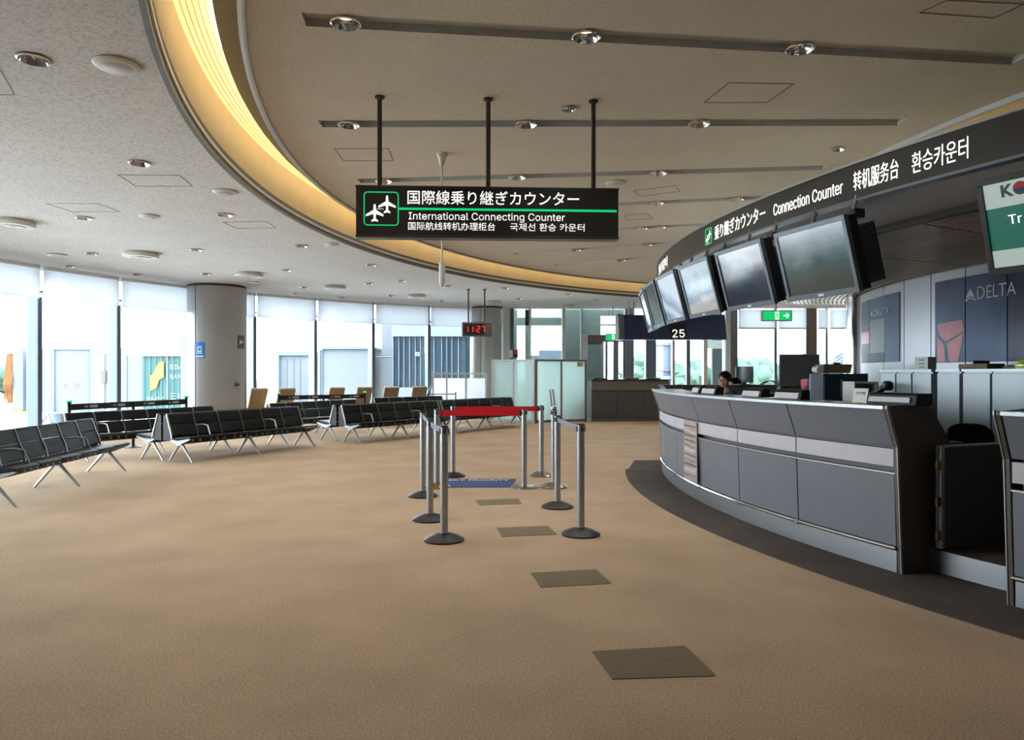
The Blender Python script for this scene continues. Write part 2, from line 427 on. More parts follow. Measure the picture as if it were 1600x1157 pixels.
ci = struct(flat('ceiling_inner', [inner_loop, core_hole] + [strip(a, b, 0.2) for a, b in GROOVES] + [ring16(cpt(*q, Z_IN), .066) for q in ((1309, 232), (888, 169))], Z_IN, 'ceil_in'))
ci['label'] = 'raised round ceiling of speckled board in a warm-lit tint'
for a, b in GROOVES:
    m = MB(); L0 = strip(a, b, 0.2); L1 = strip(a, b, 0.23)
    t = MB(); t.v = [(p[0], p[1], Z_IN) for p in L0] + [(p[0], p[1], Z_IN + 0.06) for p in L0]
    t.f = [(4, 5, 6, 7), (0, 1, 5, 4), (1, 2, 6, 5), (2, 3, 7, 6), (3, 0, 4, 7)]
    t.build('light_trough', 'trough', ci)
cv = thing('cove_ring', 'curved gold-lit light cove ringing the raised ceiling', 'light cove', (C1[0] - R_COVE, C1[1], Z_CEIL), kind='structure')
MB().sweep([(13.05, 3.70), (13.09, 3.70), (13.09, 3.765), (13.05, 3.765)], C1, 67, 293, 240).build('rim_trim', 'rim', cv, True)
MB().sweep([(13.035, 3.765), (13.09, 3.765), (13.09, 3.80), (13.035, 3.80)], C1, 67, 293, 240).build('rim_bead', 'rim_lt', cv, True)
for k in range(5):
    r = 12.80 + .045 * k; MB().sweep([(r, 4.326), (r + .006, 4.326), (r + .006, 4.331), (r, 4.331)], C1, 67, 293, 200).build('diffuser_rib', 'cove', cv, True)
MB().sweep([(13.05, 3.80), (13.09, 3.80), (13.09, 3.85), (13.035, 3.85)], C1, 67, 293, 240).build('rim', 'rim', cv, True)
MB().sweep([(13.035, 3.85), (13.09, 3.85), (13.09, 4.34), (13.03, 4.34)], C1, 67, 293, 240).build('cove_wall', 'cove', cv, True)
nseg = 60
for i in range(nseg):
    a0 = 67 + 226 * i / nseg; a1 = 67 + 226 * (i + 1) / nseg - 0.06
    MB().sweep([(12.62, 4.33), (13.03, 4.33), (13.03, 4.36), (12.62, 4.36)], C1, a0, a1, 4).build('lamp_panel', 'cove_lamp', cv, True)
MB().sweep([(12.5, 4.05), (12.54, 4.02), (12.72, 4.17), (12.72, 4.36), (12.60, 4.36), (12.60, 4.17), (12.5, 4.09)], C1, 67, 293, 240).build('inner_rim', 'rim', cv, True)
MB().tube([(*pol(C1, 12.738, 67 + 226 * i / 240), 4.275) for i in range(241)], .014, 6).build('lamp_tube', 'tube', cv, True)
MB().sweep([(12.495, 4.03), (12.515, 4.01), (12.545, 4.02), (12.515, 4.05)], C1, 67, 293, 240).build('inner_bead', 'rim_lt', cv, True)
ic = thing('cove_core', 'gold-lit cove above the counter fascia', 'light cove', (C2[0] - 8.6, C2[1], 4.05), kind='structure')
MB().sweep([(8.57, 4.0), (8.63, 4.0), (8.63, 4.07), (8.57, 4.07)], C2, 120, 262, 140).build('rim', 'rim_lt', ic, True)
MB().sweep([(8.1, 3.15), (8.14, 3.15), (8.14, 4.48), (8.1, 4.48)], C2, 120, 262, 140).build('cove_wall', 'cove', ic, True)
for i in range(24):
    a0 = 120 + 142 * i / 24
    MB().sweep([(8.14, 4.46), (8.55, 4.46), (8.55, 4.49), (8.14, 4.49)], C2, a0, a0 + 142 / 24 - 0.1, 5).build('lamp_panel', 'cove_lamp', ic, True)

# ------------------------------------------------------------------ window wall on the left
def rad_box(C, r0, r1, a, wd, z0, z1):
    p0, p1 = pol(C, r0, a), pol(C, r1, a)
    return MB().bar(p0, p1, wd, z0, z1)
def portal(p, q, z0, z1, inward):
    l = bpy.data.lights.new('sky_portal', 'AREA'); l.shape = 'RECTANGLE'
    l.size = hypot(q[0] - p[0], q[1] - p[1]); l.size_y = z1 - z0; l.cycles.is_portal = True
    o = bpy.data.objects.new('sky_portal', l); COL.objects.link(o)
    o.location = ((p[0] + q[0]) / 2, (p[1] + q[1]) / 2, (z0 + z1) / 2)
    d = Vector((inward[0], inward[1], 0)).normalized(); x = Vector((-d.y, d.x, 0)); z = -d; y = z.cross(x)
    o.rotation_euler = Matrix((x, y, z)).transposed().to_euler()
n = 0
for k in range(K0, K1):
    n += 1
    a, b = win_a(k), win_a(k + 1)
    wn = thing('window_%d' % n, 'tall window bay of the curved glass wall', None, (*pol(C3, R_WIN, (a + b) / 2), 0), kind='structure')
    rad_box(C3, R_WIN - 0.26, R_WIN + 0.02, a, 0.07, 0, Z_CEIL).build('mullion', 'mullion', wn, bevel=0.006)
    rad_box(C3, R_WIN - 0.31, R_WIN - 0.26, a, 0.10, 0, 3.10).build('mullion_shaded_edge', 'mullion_d', wn, bevel=0.006)  # inner edge of the fin, its shade put in as a darker grey
    p, q = pol(C3, R_WIN, a - 0.16), pol(C3, R_WIN, b + 0.16)
    MB().bar(p, q, 0.02, 0.08, Z_CEIL).build('pane', 'pane', wn)
    MB().bar(p, q, 0.10, 0, 0.09).build('sill', 'mullion', wn, bevel=0.005)
    MB().bar(p, q, 0.08, Z_CEIL - 0.06, Z_CEIL - 0.002).build('head_rail', 'white', wn)
    p, q = pol(C3, R_WIN - 0.34, a - 0.22), pol(C3, R_WIN - 0.34, b + 0.22)
    MB().bar(p, q, 0.008, 3.10, Z_CEIL - 0.08).build('roller_blind', 'blind', wn)
    MB().bar(p, q, 0.022, 3.055, 3.10).build('hem_bar', 'blind', wn, bevel=0.004)
    MB().bar(p, q, 0.07, Z_CEIL - 0.08, Z_CEIL - 0.01).build('blind_roll', 'white', wn, bevel=0.01)
    c = pol(C3, R_WIN - 0.34, a)
    MB().box((c[0], c[1], 3.20), (0.07, 0.03, 0.05), radians(a + 90)).build('blind_clip', 'steel_d', wn, bevel=0.004)
    p, q = pol(C3, R_WIN + 0.06, a), pol(C3, R_WIN + 0.06, b)
    mid = pol(C3, 1, (a + b) / 2)
    portal(p, q, 0.05, Z_CEIL, (C3[0] - mid[0], C3[1] - mid[1]))
rear = [pol(C3, R_WIN + 0.05, win_a(K0) + i * (256.0 - win_a(K0)) / 10) for i in range(11)]
wl = MB()
for i in range(10): wl.bar(rear[i], rear[i + 1], 0.1, 0, 4.75)
if win_a(K0) < 254: struct(wl.build('wall_rear_left', 'wallp'))
struct(MB().bar((0.0, -3.2), (16.1, -3.2), 0.1, 0, 4.75).build('wall_rear', 'wallp'))
struct(MB().bar((16.05, -3.2), (16.05, Y_FAR), 0.1, 0, 4.75).build('wall_right', 'wallp'))
up = MB()
for i in range(90): up.bar(ring[i], ring[i + 1], 0.06, Z_CEIL, 4.75)
up.bar((-1.1, 24.62), (-0.3, Y_FAR), 0.06, Z_CEIL, 4.75).bar((-0.3, Y_FAR + .03), (16, Y_FAR + .03), 0.06, Z_CEIL, 4.75)
struct(up.build('wall_upper', 'white'))

# ------------------------------------------------------------------ far wall: glass screens, doors, windows, posts
def X(px, Y=Y_FAR): return (px - 800) / F * Y
fw = thing('wall_far', 'glazed far wall with posts, doors and windows', None, (4, Y_FAR, 0), kind='structure')
def post(p0, p1, z0, z1, m, dep=0.16, y=Y_FAR, name='post'):
    return MB().box(((X(p0, y) + X(p1, y)) / 2, y, (z0 + z1) / 2), (X(p1, y) - X(p0, y), dep, z1 - z0)).build(name, m, fw, bevel=0.008)
def pane(p0, p1, z0, z1, m='pane_g', y=Y_FAR):
    return MB().box(((X(p0, y) + X(p1, y)) / 2, y, (z0 + z1) / 2), (X(p1, y) - X(p0, y), 0.02, z1 - z0)).build('pane', m, fw)
ring_end = pol(C3, R_WIN, win_a(K1))
MB().bar(ring_end, (-0.35, Y_FAR), 0.02, 0.05, Z_CEIL).build('pane', 'pane', fw)
post(784, 797, 0, Z_CEIL, 'white'); post(797, 803, 0, Z_CEIL, 'steel_d')
pane(803, 827, 0.05, 3.7); post(827, 830, 0, Z_CEIL, 'white'); pane(830, 878, 0.05, 3.7)
post(878, 883, 0, Z_CEIL, 'white', 0.3); pane(883, 907, 0.05, 3.7); post(907, 910, 0, Z_CEIL, 'white'); pane(910, 974, 2.85, 3.7)
post(910, 918, 0, 2.86, 'white'); post(918, 974, 2.60, 2.84, 'counter_far_t', 0.3, name='door_header'); post(918, 940, 2.5, 2.60, 'steel_d', name='door_header')
pane(918, 940, 0.05, 2.55); post(940, 943, 0, 2.6, 'steel'); post(946, 949, 0, 2.6, 'steel_d'); pane(949, 958, 0.05, 2.55, 'pane'); post(958, 966, 0, 2.6, 'steel'); pane(966, 973, 0.05, 2.55, 'pane'); post(973, 976, 0, 2.84, 'steel_d')
post(976, 990, 0, Z_CEIL, 'steel'); pane(990, 1008, 0.05, 3.7, 'pane'); post(1008, 1024, 0, Z_CEIL, 'mullion', 0.3)
pane(1024, 1050, 0.05, 3.7, 'pane'); post(1050, 1054, 0, Z_CEIL, 'white'); pane(1054, 1072, 0.05, 3.7, 'pane'); post(1072, 1078, 0, Z_CEIL, 'mullion'); pane(1078, 1098, .05, 3.7, 'pane')
post(1098, 1104, 0, Z_CEIL, 'white', 0.3); pane(1104, 1131, 0.05, 3.7); post(1131, 1139, 0, Z_CEIL, 'white', 0.4); post(1139, 1150, 0, Z_CEIL, 'steel', 0.4)
for p0, p1 in ((1150, 1209), (1213, 1257), (1274, 1289), (1292, 1321), (1345, 1400), (1404, 1460), (1464, 1515)):
    pane(p0, p1, 0.05, 3.7, 'pane')
    MB().bar((X(p0) + .02, Y_FAR - .2), (X(p1) - .02, Y_FAR - .2), 0.008, 3.08, 3.7).build('roller_blind', 'blind', fw)
    MB().bar((X(p0) + .02, Y_FAR - .2), (X(p1) - .02, Y_FAR - .2), 0.02, 3.03, 3.08).build('hem_bar', 'white', fw)
post(1209, 1213, 0, Z_CEIL, 'mullion_d'); post(1257, 1274, 0, Z_CEIL, 'counter_far_t', 0.3); post(1289, 1292, 0, Z_CEIL, 'mullion_d'); post(1321, 1345, 0, Z_CEIL, 'steel', 0.3)
post(1400, 1404, 0, Z_CEIL, 'mullion_d'); post(1460, 1464, 0, Z_CEIL, 'mullion_d'); post(1515, 1530, 0, Z_CEIL, 'steel')
vb = thing('vestibule', 'grey framed glass vestibule beyond the far screens', None, (1, 26.6, 0), kind='structure')
def vbx(p0, p1, y0, y1, m, Y=26.8, dep=.2): MB().box(((X(p0, Y) + X(p1, Y)) / 2, Y, EYE - ((y0 + y1) / 2 - YH) / F * Y), (X(p1, Y) - X(p0, Y), dep, (y1 - y0) / F * Y)).build('vestibule_frame', m, vb)
vbx(799, 808, 480, 660, 'vest'); vbx(820.5, 828, 480, 660, 'vest'); vbx(808, 880, 480, 497, 'soffit'); vbx(808, 880, 497, 509, 'vest'); vbx(882, 910, 480, 590, 'vest', 26.6); vbx(885, 910, 540, 660, 'soffit', 26.8)
vbx(910, 938, 480, 526, 'vest'); vbx(917, 941, 536, 660, 'vest', 26.4); vbx(938, 990, 480, 494, 'vest'); vbx(938, 990, 507, 509, 'vest'); vbx(1112, 1131, 480, 660, 'vest'); vbx(1104, 1131, 530, 545, 'soffit', 26.4); vbx(842, 880, 548, 660, 'jet_blue', 29.5, .5); vbx(826, 842, 556, 660, 'jet_blue', 29.9, .5)
for p in (951, 958, 965): MB().tube([(X(p, 25.2), 25.2, 2.95), (X(p, 25.2), 25.2, 3.7)], .01, 6).build('hanger_rod', 'seam', vb)
portal((X(990), Y_FAR + .1), (X(1515), Y_FAR + .1), 0.1, 3.7, (0, -1))
portal((-0.3, Y_FAR + .1), (X(974), Y_FAR + .1), 0.1, 3.7, (0, -1))

# ------------------------------------------------------------------ round pillars
def pillar(px, top, wpx, label):
    Yf = F * (Z_CEIL - EYE) / (YH - top); r = wpx * Yf / F / 2 * 1.03; Yc = Yf + r; x = (px - 800) / F * Yc
    t = thing('pillar', label, 'pillar', (x, Yc, 0), kind='structure')
    MB().lathe([(r, 0), (r, Z_CEIL - 0.06)], 56, (x, Yc, 0)).build('shaft', 'pillar', t, True)
    MB().lathe([(r * 0.98, Z_CEIL - 0.06), (r * 0.98, Z_CEIL)], 56, (x, Yc, 0)).build('shadow_gap', 'seam', t, True)
    for a in (-112, 8, 128):
        MB().box((x + r * cos(radians(a)), Yc + r * sin(radians(a)), 1.85), (0.01, 0.012, 3.68), radians(a)).build('seam_strip', 'seam', t)
    return t, x, Yc, r
P1, p1x, p1y, p1r = pillar(339.4, 442, 87.6, 'thick round grey pillar behind the black seats')
P2, p2x, p2y, p2r = pillar(761, 478, 50, 'slimmer round grey pillar behind the digital clock')
def on_pillar(px):    # angle on the first pillar seen at a column
    t = (px - 800) / F; a = 1 + t * t; b = -2 * (t * p1x + p1y); c = p1x ** 2 + p1y ** 2 - p1r ** 2
    Y = (-b - sqrt(max(b * b - 4 * a * c, 0))) / 2 / a
    return degrees(atan2(Y - p1y, t * Y - p1x)), Y
def sticker(pxa, pxb, ya, yb, m, name, label, cat):
    a0, Y = on_pillar(pxa); a1, _ = on_pillar(pxb)
    z0, z1 = EYE - (yb - YH) / F * Y, EYE - (ya - YH) / F * Y
    t = thing(name, label, cat, (*pol((p1x, p1y), p1r, (a0 + a1) / 2), z0))
    MB().sweep([(p1r + .001, z0), (p1r + .006, z0), (p1r + .006, z1), (p1r + .001, z1)], (p1x, p1y), a0, a1, 8).build('plate', m, t, True)
    return t, a0, a1, z0, z1
t, a0, a1, z0, z1 = sticker(304.5, 320.5, 535, 560, 'sticker', 'pillar_sign', 'small blue power socket sign stuck on the thick pillar', 'sign')
da = a1 - a0; dz = z1 - z0; R_ = p1r
def sw(u0, u1, v0, v1, m='letter_flat', nm='pictogram', tt=None): MB().sweep([(R_ + .006, z0 + v0 * dz), (R_ + .008, z0 + v0 * dz), (R_ + .008, z0 + v1 * dz), (R_ + .006, z0 + v1 * dz)], (p1x, p1y), a0 + u0 * da, a0 + u1 * da, 4).build(nm, m, tt, True)
sw(.28, .72, .36, .74, tt=t); sw(.36, .64, .46, .66, 'sticker', tt=t); sw(.12, .88, .06, .16, tt=t); sw(.2, .8, .28, .33, tt=t)
t, a0, a1, z0, z1 = sticker(371, 381.5, 524, 545, 'counter_far', 'pillar_sign', 'dark arrow sign on the right flank of the thick pillar', 'sign')
dz = z1 - z0; da = a1 - a0; sw(.3, .8, .45, .55, tt=t); sw(.25, .42, .35, .65, tt=t)
t = thing('brass_plug', 'small brass outlet plug low on the thick pillar', 'outlet', (p1x, p1y - p1r, 0))
a_, Y_ = on_pillar(368); c = pol((p1x, p1y), p1r + .02, a_)
MB().lathe([(.06, 0), (.06, .02), (.04, .03), (.04, .09), (.015, .1)], 12, (c[0], c[1], 1.18)).build('plug', 'gold', t, True)
MB().lathe([(.025, 0), (.025, .05)], 10, (c[0] + .07, c[1], 1.2)).build('cap', 'gold', t, True)

# ------------------------------------------------------------------ core wall behind the counter
R_CORE = 7.6
wc = thing('wall_core', 'curved wall of silver panels behind the counter', None, (*pol(C2, R_CORE, 190), 0), kind='structure')
js = [ang(p, R_CORE) for p in (1344, 1380, 1412.6, 1454.6, 1508.5, 1574)]
while js[-1] < 250: js.append(js[-1] + 9.5)
js = [js[0] - 9, ] + js
for a0, a1 in zip(js[:-1], js[1:]):
    MB().sweep([(R_CORE - .06, 0), (R_CORE, 0), (R_CORE, 2.78), (R_CORE - .06, 2.78)], C2, a0 + .06, a1 - .06, 6).build('wall_panel', 'wallp', wc, True)
MB().sweep([(R_CORE - .10, 0), (R_CORE - .05, 0), (R_CORE - .05, 3.2), (R_CORE - .10, 3.2)], C2, js[0], js[-1], 60).build('wall_backing', 'seam', wc, True)
ecol = pol(C2, R_CORE + .02, js[1] - 2)
struct(MB().lathe([(.14, 0), (.14, 2.85)], 24, (ecol[0], ecol[1], 0)).build('column_steel', 'chrome', None, True))
pf = struct(MB().sweep([(R_CORE, 0), (10.33, 0), (10.33, .17), (R_CORE, .17)], C2, 158, 240, 70).build('platform', 'carpet_dark', None))
pr = MB().sweep([(10.33, .0), (10.345, .0), (10.345, .172), (10.33, .172)], C2, 158, 240, 70).build('platform_riser', 'steel', pf, True)
# ------------------------------------------------------------------ check-in counter
def off(prof): return [(R_CTR + r, z) for r, z in prof]
def counter(a0, a1, joints, name, label, near_end=True, far_end=True):
    t = thing(name, label, 'counter', (*pol(C2, R_CTR, (a0 + a1) / 2), 0))
    MB().sweep(off([(-.42, 0), (-.03, 0), (-.03, .95), (.02, .96), (.10, 1.22), (-.30, 1.22), (-.42, .96)]), C2, a0 + .2, a1 - .2).build('body', 'lam_d', t, True)
    MB().sweep(off([(-.03, 0), (0, 0), (0, .168), (-.03, .168)]), C2, a0 + .05, a1 - .05).build('kick_plate', 'steel', t, True)
    n = max(2, int(a1 - a0))
    MB().tube([(*pol(C2, R_CTR + .022, a0 + (a1 - a0) * i / n), .19) for i in range(n + 1)], .014, 8).build('foot_rail', 'chrome', t, True)
    js = [a0] + joints + [a1]
    for p, q in zip(js[:-1], js[1:]):
        g = .035
        MB().sweep(off([(-.03, .205), (.008, .205), (.030, .745), (-.03, .745)]), C2, p + g, q - g).build('lower_panel', 'lam', t, True, .003)
        MB().sweep(off([(-.03, .747), (.034, .747), (.034, .757), (-.03, .757)]), C2, p, q).build('panel_trim', 'alum', t, True)
        MB().sweep(off([(-.03, .80), (.034, .80), (.036, .935), (-.03, .935)]), C2, p + g, q - g).build('strip_panel', 'lam_lt', t, True, .003)
        MB().sweep(off([(0, .958), (.038, .955), (.138, 1.232), (.10, 1.232)]), C2, p + g, q - g).build('upper_panel', 'lam', t, True, .003)
    for j in joints:
        c = pol(C2, R_CTR + .022, j); MB().box((c[0], c[1], .185), (.035, .05, .04), radians(j)).build('rail_bracket', 'chrome', t, bevel=.004)
    MB().sweep(off([(.136, 1.232), (.150, 1.232), (.150, 1.262), (.136, 1.262)]), C2, a0, a1)  .build('nosing', 'alum', t, True, .003)
    MB().sweep(off([(-.30, 1.235), (.136, 1.235), (.136, 1.26), (-.30, 1.26)]), C2, a0, a1).build('counter_top', 'top', t, True, .003)
    MB().sweep(off([(-.74, .93), (-.30, .93), (-.30, .96), (-.74, .96)]), C2, a0 + .2, a1 - .2).build('desk_top', 'lam_d', t, True, .003)
    ends = ([a0] if far_end else []) + ([a1] if near_end else [])
    for e in ends:
        d = .16 if e == a1 else -.16
        MB().sweep(off([(-.43, 0), (.0, 0), (.045, .95), (.148, 1.235), (.148, 1.258), (-.29, 1.275), (-.53, .96), (-.43, .94)]), C2, e, e + d, 1).build('end_panel', 'lam_d', t, False, .004)
        MB().sweep(off([(-.012, 0), (.006, 0), (.052, .95), (.156, 1.235), (.156, 1.268), (.135, 1.268), (.025, .95)]), C2, e + d, e + d * 1.35, 1).build('end_trim', 'alum', t, False, .003)
    return t
a_near = degrees(atan2(5.35 - C2[1], 2.85 - C2[0])) % 360
a_far = degrees(atan2(11.1 - C2[1], 2.33 - C2[0])) % 360
J = [ang(p, R_CTR) for p in (1043, 1059.5, 1097.5, 1157, 1249)]
counter(a_far, a_near, J, 'connection_counter', 'long curved grey service counter with pale strip and steel kick plate')
counter(205.8, 236, [212.3, 219, 226], 'connection_counter', 'grey counter end cut off by the right edge of the picture')
# printed notice fixed on the counter front
aa, ab = ang(1069, R_CTR + .05), ang(1089, R_CTR + .05)
t = thing('striped_notice', 'brown striped notice fixed upright on the counter front', 'notice', (*pol(C2, R_CTR + .05, (aa + ab) / 2), .2))
MB().sweep(off([(.038, .215), (.048, .215), (.056, .93), (.046, .93)]), C2, aa, ab, 3).build('sheet', mat('notice_print', (158, 142, 138), .5, 0, .14, 3, stretch=(1, 1, 9), col2=(182, 170, 168)), t, True)
for i in range(11):
    z = .28 + i * .058; MB().sweep(off([(.0500 + (z - .215) * .0112, z), (.0508 + (z - .215) * .0112, z), (.0508 + (z - .215) * .0112, z + .012 + .01 * (i % 3)), (.0500 + (z - .215) * .0112, z + .012 + .01 * (i % 3))]), C2, aa + .12, ab - .15 - .1 * (i % 2), 2).build('print_line', 'lam_lt' if i % 4 == 1 else 'card', t)
# low hinged door between the two counters
dA = Vector((3.17, 5.33)); dd = Vector((.945, .33)).normalized(); dB = dA + dd * .74
t = thing('low_door', 'dark grey waist-high door between the two counters', 'door', (dA.x, dA.y, .19))
MB().bar(dA, dB, .04, .20, .95).build('leaf', 'door', t, bevel=.004)
MB().bar(dA, dA + dd * .035, .048, .20, .965).build('edge_strip', 'alum', t, bevel=.003)
MB().bar(dA, dB, .048, .95, .965).build('top_strip', 'alum', t, bevel=.003)
for z in (.30, .55, .82): MB().box((dA.x - .02, dA.y - .03, z), (.04, .02, .07), atan2(dd.y, dd.x)).build('hinge', 'gold', t, bevel=.003)

# ------------------------------------------------------------------ sign fascia, soffit, screens above the counter
R_B = 10.72; ZB0, ZB1 = 2.875, 3.15
fb = thing('fascia_band', 'curved dark fascia with white connection counter lettering', 'sign', (*pol(C2, R_B, 190), ZB0))
MB().sweep([(R_B - .06, ZB0), (R_B, ZB0), (R_B, ZB1), (R_B - .06, ZB1)], C2, 148, 242, 150).build('panel', 'band', fb, True)
MB().sweep([(R_B - .09, ZB0 - .02), (R_B + .006, ZB0 - .02), (R_B + .006, ZB0), (R_B - .09, ZB0)], C2, 148, 242, 150).build('bottom_trim', 'steel_d', fb, True)
MB().sweep([(R_B - .09, ZB1), (R_B + .008, ZB1), (R_B + .008, ZB1 + .018), (R_B - .09, ZB1 + .018)], C2, 148, 242, 150).build('top_trim', 'alum', fb, True)
MB().sweep([(8.1, ZB1 - .02), (R_B - .06, ZB1 - .02), (R_B - .06, ZB1), (8.1, ZB1)], C2, 148, 242, 120).build('roof_board', 'trough', fb, True)
zt = ZB0 + .075
for body, xa, xb, s in (('乗り継ぎカウンター', 1117, 1196, .165), ('Connection Counter', 1209, 1317, .205), ('转机服务台', 1334, 1404, .165), ('환승카운터', 1425, 1513, .165)):
    text_arc(body, s, C2, R_B + .001, ang(xa, R_B), ang(xb, R_B), zt, 'letter', fb)
text_arc('환승카운터', .165, C2, R_B + .001, ang(1040.5, R_B) - 4.2, ang(1040.5, R_B) + .6, zt, 'letter', fb)
ia = ang(1107.5, R_B); ip = Vector((*pol(C2, R_B + .003, ia), 0)); iu = Vector((-sin(radians(ia)), cos(radians(ia)), 0)); iv = Vector((0, 0, 1)); inn = iu.cross(iv)
PLANE = [(0, .5), (.06, .42), (.07, .16), (.48, -.10), (.48, -.20), (.07, -.06), (.055, -.32), (.18, -.42), (.18, -.5), (0, -.45), (-.18, -.5), (-.18, -.42), (-.055, -.32), (-.07, -.06), (-.48, -.20), (-.48, -.10), (-.07, .16), (-.06, .42)]
def plane_icon(o, u, v, size, m, parent, dep=.003):
    nrm = u.cross(v); n = len(PLANE); b = MB()
    vs = [o + u * p[0] * size + v * p[1] * size for p in PLANE]
    b.add(vs + [p + nrm * dep for p in vs], [tuple(range(n)), tuple(range(n, 2 * n))] + [(i, (i + 1) % n, n + (i + 1) % n, n + i) for i in range(n)])
    return b.build('aircraft_pictogram', m, parent)
def round_frame(o, u, v, wd, ht, r, th, m, parent, dep=.003, name='green_frame'):
    nrm = u.cross(v); b = MB(); out = []; inn_ = []
    for cx, cy, s in ((1, 1, 0), (-1, 1, 90), (-1, -1, 180), (1, -1, 270)):
        for i in range(5):
            a = radians(s + 22.5 * i)
            x = cx * (wd / 2 - r) + r * cos(a); y = cy * (ht / 2 - r) + r * sin(a); out.append((x, y))
            x = cx * (wd / 2 - r) + (r - th) * cos(a); y = cy * (ht / 2 - r) + (r - th) * sin(a); inn_.append((x, y))
    n = len(out)
    P = lambda q, d: o + u * q[0] + v * q[1] + nrm * d
    vs = [P(q, 0) for q in out] + [P(q, 0) for q in inn_] + [P(q, dep) for q in out] + [P(q, dep) for q in inn_]
    fs = []
    for i in range(n):
        j = (i + 1) % n
        fs += [(2 * n + i, 2 * n + j, 3 * n + j, 3 * n + i), (i, j, 2 * n + j, 2 * n + i), (n + i, 3 * n + i, 3 * n + j, n + j)]
    b.add(vs, fs); return b.build(name, m, parent)
o_ = ip + Vector((0, 0, zt + .06))
round_frame(o_, iu, iv, .18, .18, .03, .012, 'green_line', fb)
plane_icon(o_ + iu * .03 + iv * .02, iu, iv, .09, 'letter', fb); plane_icon(o_ - iu * .03 - iv * .025, iu, iv, .09, 'letter', fb)
so = thing('soffit', 'grey soffit with slatted metal panels above the counter', 'soffit', (*pol(C2, 9, 195), 2.7), kind='structure')
MB().sweep([(9.62, 2.90), (R_B - .06, 2.885), (R_B - .06, 2.905), (9.62, 2.92)], C2, 150, 242, 90).build('soffit_board', 'white', so, True)
MB().sweep([(9.54, 2.84), (9.62, 2.84), (9.62, 2.92), (9.54, 2.92)], C2, 150, 242, 90).build('edge_beam', 'slat_d', so, True)
for i in range(10):
    a0 = 152 + 9 * i
    sl = MB()
    for k in range(28):
        r = 7.66 + k * .067; z = 2.73 + (r - 7.66) * .062
        sl.sweep([(r, z), (r + .05, z + .003), (r + .05, z + .022), (r, z + .018)], C2, a0 + .08, a0 + 8.92, 5)
    s_ = sl.build('slat_panel', 'slat', so); s_['kind'] = 'stuff'
    MB().sweep([(7.62, 2.75), (9.54, 2.865), (9.54, 2.88), (7.62, 2.765)], C2, a0 - .1, a0 + .1, 1).build('slat_rail', 'slat_d', so)
MB().sweep([(7.6, 2.80), (9.54, 2.915), (9.54, 2.93), (7.6, 2.815)], C2, 150, 242, 60).build('soffit_back', 'slat_d', so, True)

# overhead screens
TH = radians(15); SH = .60
def tb(m_, u0, u1, w0, w1, d0, d1):
    P = lambda u, w_, d: (u, -w_ * sin(TH) - d * cos(TH), w_ * cos(TH) - d * sin(TH))
    v = [P(u, w_, d) for d in (d0, d1) for (u, w_) in ((u0, w0), (u1, w0), (u1, w1), (u0, w1))]
    return m_.add(v, [(3, 2, 1, 0), (4, 5, 6, 7), (0, 1, 5, 4), (1, 2, 6, 5), (2, 3, 7, 6), (3, 0, 4, 7)])
def make_screen(wd, label, lit=False):
    t = thing('overhead_screen', label, 'screen', group='screens hanging over the counter')
    h = wd / 2; m_ = MB()
    for (u0, u1, w0, w1) in ((-h, h, 0, .045), (-h, h, SH - .04, SH), (-h, -h + .035, .045, SH - .04), (h - .035, h, .045, SH - .04)): tb(m_, u0, u1, w0, w1, -.04, 0)
    m_.build('bezel', 'black' if lit else 'bezel', t, bevel=.003)
    tb(MB(), -h + .01, h - .01, .01, SH - .01, -.13, -.04).build('housing', 'black', t, bevel=.006)
    if not lit: tb(MB(), -h + .034, h - .034, .044, SH - .039, -.045, -.012).build('display', 'screen', t)
    else:
        tb(MB(), -h + .034, h - .034, .15, SH - .19, -.045, -.012).build('display', 'gscreen', t)
        tb(MB(), -h + .034, h - .034, SH - .19, SH - .039, -.045, -.012).build('display_header', 'gscreen_l', t)
        tb(MB(), -h + .034, h - .034, .044, .15, -.045, -.012).build('display_footer', 'gscreen_l', t)
    box = MB(); tb(box, -h + .08, h - .03, .04, SH - .1, -.31, -.13); bx_ = box.build('rear_box', 'rearbox', t, bevel=.008)
    vs = MB()
    for i in range(5):
        for j in range(11): tb(vs, h - .031, h - .026, .09 + j * .036, .11 + j * .036, -.295 + i * .031, -.275 + i * .031)
    vs.build('vent', 'seam', bx_)
    for u in (-h * .55, h * .55):
        MB().tube([(u, .06, SH * .9), (u, .16, SH + .22)], .018, 8).build('hanger', 'steel_d', t, True)
    MB().box((h - .10, .06, SH + .02), (.08, .10, .07)).build('bracket', 'black', t, bevel=.005)
    tb(MB(), -.03, .03, .012, .03, 0, .002).build('maker_mark', 'letter_flat', t)
    return t
def place_screen(t, a):
    n_ = (cos(radians(a)), sin(radians(a))); tx = (-n_[1], n_[0])
    t.location = (C2[0] + 10.85 * n_[0], C2[1] + 10.85 * n_[1], 2.115); t.rotation_euler = (0, 0, atan2(tx[1], tx[0]))
scr = [(1210, 1319.5), (1116, 1189.5), (1058, 1106.6), (1024, 1052.6), (1005.6, 1021)]
sa = [(ang(p, 11.0) + ang(q, 11.0)) / 2 for p, q in scr]
sa.append(sa[-1] - (sa[-2] - sa[-1]))
lab = ['dark overhead screen nearest the viewer, with a perforated box behind', 'second dark overhead screen, left of the nearest one', 'third overhead screen along the fascia, with a pale blue glowing face',
       'fourth overhead screen from the near end, with pale glowing bands', 'narrow-looking fifth overhead screen near the far end', 'last overhead screen at the far end, seen edge-on']
s0 = make_screen(.80, lab[0])
